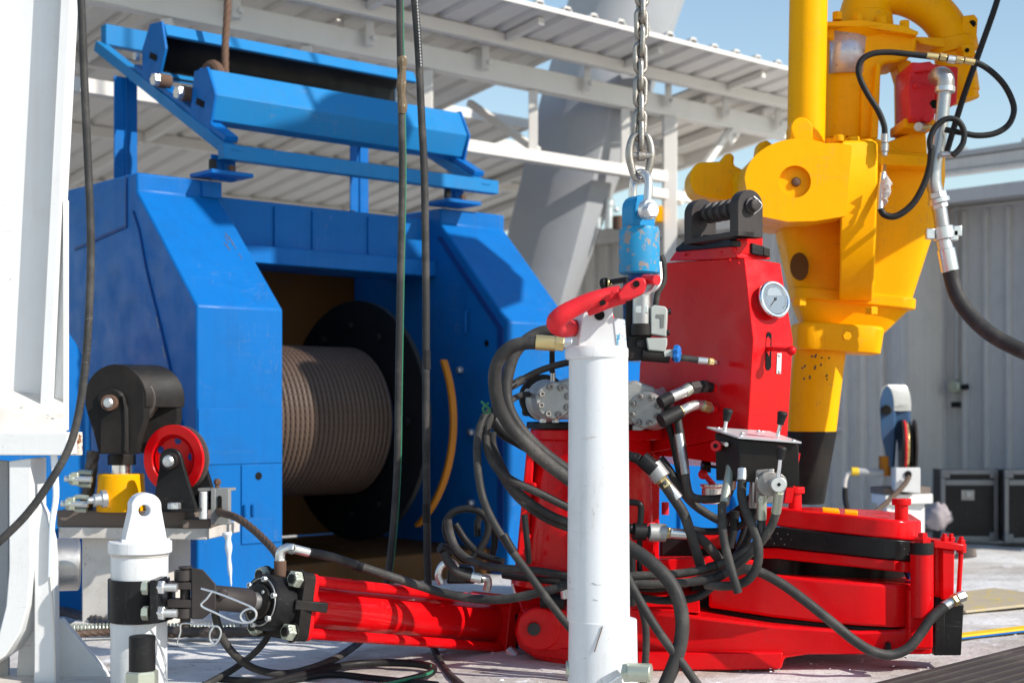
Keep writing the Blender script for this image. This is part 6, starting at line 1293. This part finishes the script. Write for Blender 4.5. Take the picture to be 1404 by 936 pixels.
    # long hose to the right end
    o = H([(1000, 788, 4.96), (1020, 780, 4.95), (1042, 784, 4.94), (1072, 800, 4.93), (1105, 824, 4.92), (1140, 852, 4.91), (1172, 878, 4.91), (1198, 893, 4.91), (1222, 897, 4.92), (1245, 888, 4.93), (1262, 868, 4.94), (1277, 847, 4.95), (1296, 830, 4.96)], 7)
    for x0, y0, x1, y1, r, n, m in ((1294, 831, 1307, 823, 7, 18, 'zinc'), (1306, 824, 1313, 820, 8.5, 6, 'brass'), (1312, 820, 1322, 816, 7.5, 6, 'zinc')): build(MB().cyl(P(x0, y0, 4.96), P(x1, y1, 4.97), pr(r, 4.96), n=n), 'fitting', m, o, .001)
    # thick loop right of the post
    H([(850, 742, 4.85), (868, 753, 4.82), (892, 770, 4.79), (914, 792, 4.77), (928, 815, 4.76), (935, 845, 4.75), (934, 875, 4.74), (926, 905, 4.73), (912, 938, 4.72), (900, 965, 4.71)], 9.8)
    H([(858, 786, 4.78), (870, 810, 4.77), (890, 845, 4.76), (912, 878, 4.74), (936, 910, 4.72), (965, 950, 4.7)], 6.4)
    H([(860, 790, 4.86), (874, 818, 4.86), (884, 850, 4.86), (886, 880, 4.86), (884, 915, 4.86), (880, 960, 4.85)], 5)
    H([(866, 745, 4.95), (867, 790, 4.95), (867, 830, 4.95)], 5, 'rubber_dark')
tong_hoses()

# ================================================================== RIGHT BACKGROUND
def right_stand():
    Y = 8.7
    R = thing('pulley_stand', 'far white pulley stand with blue block before the container', 'stand', V((P(1232, 0, Y).x, Y, 0)))
    build(MB().prism([V((p.x, p.y, 0)) for p in (P(1202, 0, Y+.05), P(1216, 0, Y-.08), P(1268, 0, Y+.05), P(1254, 0, Y+.25))], UP*(P(0, 690, Y).z)), 'column', 'white', R, .006)
    z = P(0, 690, Y).z
    build(MB().prism([V((p.x, p.y, z+.001)) for p in (P(1195, 0, Y+.1), P(1214, 0, Y-.12), P(1279, 0, Y+.0), P(1262, 0, Y+.3))], UP*pr(13, Y)), 'top_slab', 'white', R, .004)
    build(MB().prism([V((p.x, p.y, z+.002+pr(13, Y))) for p in (P(1193, 0, Y+.1), P(1212, 0, Y-.08), P(1276, 0, Y+.02), P(1258, 0, Y+.3))], UP*pr(9, Y)), 'deck_plate', 'plank', R, .003)
    b = build(slab([(1228, 641), (1262, 641), (1262, 676), (1228, 673)], Y-.14, V((0, .1, 0))), 'rope_guide', 'white', R, .004); build(MB().lathe(P(1245, 650, Y-.143), V((0, -1, 0)), [(0, pr(5, Y)), (.004, pr(5, Y))], 16), 'guide_hole', 'hole', b)
    build(MB().rope([P(1246, 654, Y-.16), P(1240, 664, Y-.25), P(1225, 680, Y-.4), P(1205, 698, Y-.6), P(1180, 716, Y-.8)], pr(3.6, Y)), 'rope', 'rope', R, 0, 60)
    for dy, mm in ((0, 'blue_dark'),):
        sp = [(1218, 640), (1208, 598)]+arc(1216, 558, 10, 185, -5, 12, 29)+[(1227, 600), (1224, 640)]
        build(slab(sp, Y-.03, V((.02, .03, 0))), 'side_plate', 'block_blue', R, .004); build(MB().prism([p+V((.10, .05, 0)) for p in PP(sp, Y-.03)], V((.02, .03, 0))), 'side_plate', 'block_blue', R, .004)
        cov = [P(x, y, Y-.03) for x, y in arc(1216, 558, 10, 150, -10, 10, 29)]; mb = MB(); v = V((.115, .05, 0)); mb.loft([[p, p+v, p+v+UP*.008, p+UP*.008] for p in cov]); build(mb, 'top_cover', 'alu', R, .002)
        build(MB().cyl(P(1216, 562, Y-.03), P(1215, 562, Y-.07), pr(7, Y), n=20), 'axle', 'black_worn', R, .002)
    for x, m, r in ((1234, 'black_worn', 37), (1238, 'red_worn', 36), (1241, 'brass', 34), (1246, 'rubber_dark', 30), (1252, 'bracket', 37)):
        build(MB().lathe(P(x, 612, Y+.02), V((1, -.17, 0)), [(0, pr(r, Y)), (.014, pr(r, Y))], 36), 'wheel_disc', m, R, .002)
    build(MB().cyl(P(1213, 652, Y), P(1213, 625, Y), pr(8, Y), n=24), 'swivel_post', 'orange', R, .003)
    build(MB().cyl(P(1211, 648, Y-.02), P(1176, 646, Y-.02), pr(5, Y), n=18), 'cross_tube', 'grey_paint', R, .002); build(MB().cyl(P(1177, 646, Y-.02), P(1167, 646, Y-.02), pr(5.5, Y), n=18), 'tube_cap', 'yellow_strip', R, .002)
    build(MB().tube(PP([(1168, 646), (1161, 652), (1158, 664), (1159, 670)], Y-.02), pr(3, Y), 10, 5), 'cable', 'dirty_white', R); build(MB().tube(PP([(1158.5, 668), (1159, 685), (1163, 705), (1166, 730)], Y-.02), pr(3.8, Y), 10, 5), 'cable_sleeve', 'rubber_dark', R)
M['block_blue'] = paint('steel blue block', (.035, .08, .16), .4, grime=.4)
right_stand()
def cases():
    for i, (x0, x1) in enumerate(((1291, 1368), (1378, 1460))):
        Y = 9.75 - .12*i
        lab = ('black flight case with silver edges standing at the shed wall, fully in view', 'black flight case with silver edges cut off by the right picture edge')[i]
        R = thing('flight_case', lab, 'case', V((P((x0+x1)/2, 0, Y).x, Y, 0)), 'black flight cases at the shed wall')
        zb, zt = .02, P(0, 644, Y).z; a, b = P(x0, 0, Y).x, P(x1, 0, Y).x; d = .2; zm = P(0, 661, Y).z
        def bx(xa, xb, za, zb_, ya, yb, name, m, bev=.003, par=None): return build(MB().prism([V((xa, ya, za)), V((xb, ya, za)), V((xb, yb, za)), V((xa, yb, za))], UP*(zb_-za)), name, m, par or R, bev)
        bx(a, b, zb, zt, Y, Y+d, 'shell', 'black', .004); e = .025
        for xa, xb in ((a-.004, a+e), (b-e, b+.004)):
            for ya in (Y-.005, Y+d-.02): bx(xa, xb, zb-.004, zt+.004, ya, ya+.025, 'edge_strip', 'case_edge')
        for za, zc in ((zb-.003, zb+.03), (zt-.03, zt+.004), (zm-.02, zm+.018)): bx(a+e, b-e, za, zc, Y-.007, Y+.01, 'edge_strip', 'case_edge')
        bx(a+e, b-e, zt-.004, zt+.005, Y+.01, Y+.04, 'edge_strip', 'case_edge')
        lt = bx((a+b)/2-.06, (a+b)/2+.03, zm-.12, zm-.05, Y-.012, Y+.002, 'latch', 'alu_dark', .004); bx((a+b)/2-.03, (a+b)/2+.01, zm-.10, zm-.06, Y-.018, Y-.012, 'latch_handle', 'alu', .003, lt)
        for xa in (a, b-.05):
            for za in (zb, zt-.05): bx(xa-.006, xa+.056, za-.006, za+.056, Y-.010, Y+.02, 'ball_corner', 'case_edge', .006)
    build(MB().box(P(1360, 724, 9.9), V((.8, 0, 0)), V((0, .06, 0)), V((0, 0, .012))), 'mat_shadow_strip', 'plank', None, .003, label='dark strip for the mats and shadow on the deck in front of the two flight cases', cat='dark strip')  # one dark strip stands for both the mats and the shadow before the cases
M['case_edge'] = paint('dull silver case edging', (.17, .175, .185), .4, metal=.5)
cases()
def rag():
    c = P(1286, 708, 9.3); mb = MB(); n = 26; rings = []
    for k in range(n//2+1):
        t = math.pi*(k+.05)/(n/2+.1); ring = []
        for i in range(n):
            p = 2*math.pi*i/n; d = V((math.sin(t)*math.cos(p), math.sin(t)*math.sin(p), -math.cos(t))); r = .085*(1+.25*noise.noise(d*2.2)+.12*noise.noise(d*6)); ring.append(c+V((d.x*r, d.y*r, d.z*r*.98)))
        rings.append(ring)
    build(mb.loft(rings), 'cloth_bundle', 'cloth', None, 0, 60, label='pale lumpy cloth bundle on the deck beside the flight case', cat='cloth bundle')
    mb = MB(); c = P(1330, 764, 8.8); rings = []
rag()
build(MB().loft([[P(1322+14*math.cos(t), 764+6*math.sin(t), 8.2)+V((0, .15*math.sin(t), 0)) for t in [2*math.pi*k/14 for k in range(14)]], [P(1326+9*math.cos(t), 752+3*math.sin(t), 8.25)+V((0, .1*math.sin(t), 0)) for t in [2*math.pi*k/14 for k in range(14)]]]), 'grey_lump', 'plank', None, .006, label='small dark grey lump on the deck behind the red end bracket', cat='lump')
# unseen block added above the right of the picture to cast shade across the winch
def shade_block():
    c = V((2.66, 6.11, 2.75)); R = thing('shade_block', 'unseen yellow block added above the rig floor on the right to shade the winch', 'shade block', c)
    n_ = V((.875, -.485, 0)); s_ = V((.485, .875, 0))
    for a in (-.10, .08): build(MB().prism([c+s_*x+UP*z+n_*a for x, z in ((-.44, -.45), (.30, -.45), (.36, -.15), (.36, 1.0), (.58, 1.05), (.76, 1.25), (.70, 1.55), (.5, 1.62), (.38, 1.8), (.36, 2.8), (.15, 2.9), (.10, 2.46), (-1.0, 2.42), (-1.0, 1.95), (-.5, 1.9), (-.50, -.15))], n_*.03), 'side_plate', 'yellow', R, .006)  # outline with arm and lobe cut so its shadow fits the winch bay
    for z in (.6, 1.5, 2.3): build(MB().lathe(c+UP*z-n_*.065, n_, [(0, .34), (.05, .30), (.09, .30), (.14, .34)], 40), 'sheave', 'steel', R, .003)
    for x in (-.25, .25): build(MB().tube([c+s_*x+UP*2.4, c+s_*x+UP*9], .016, 8, 1), 'hoist_rope', 'rope_dark', R)
shade_block()
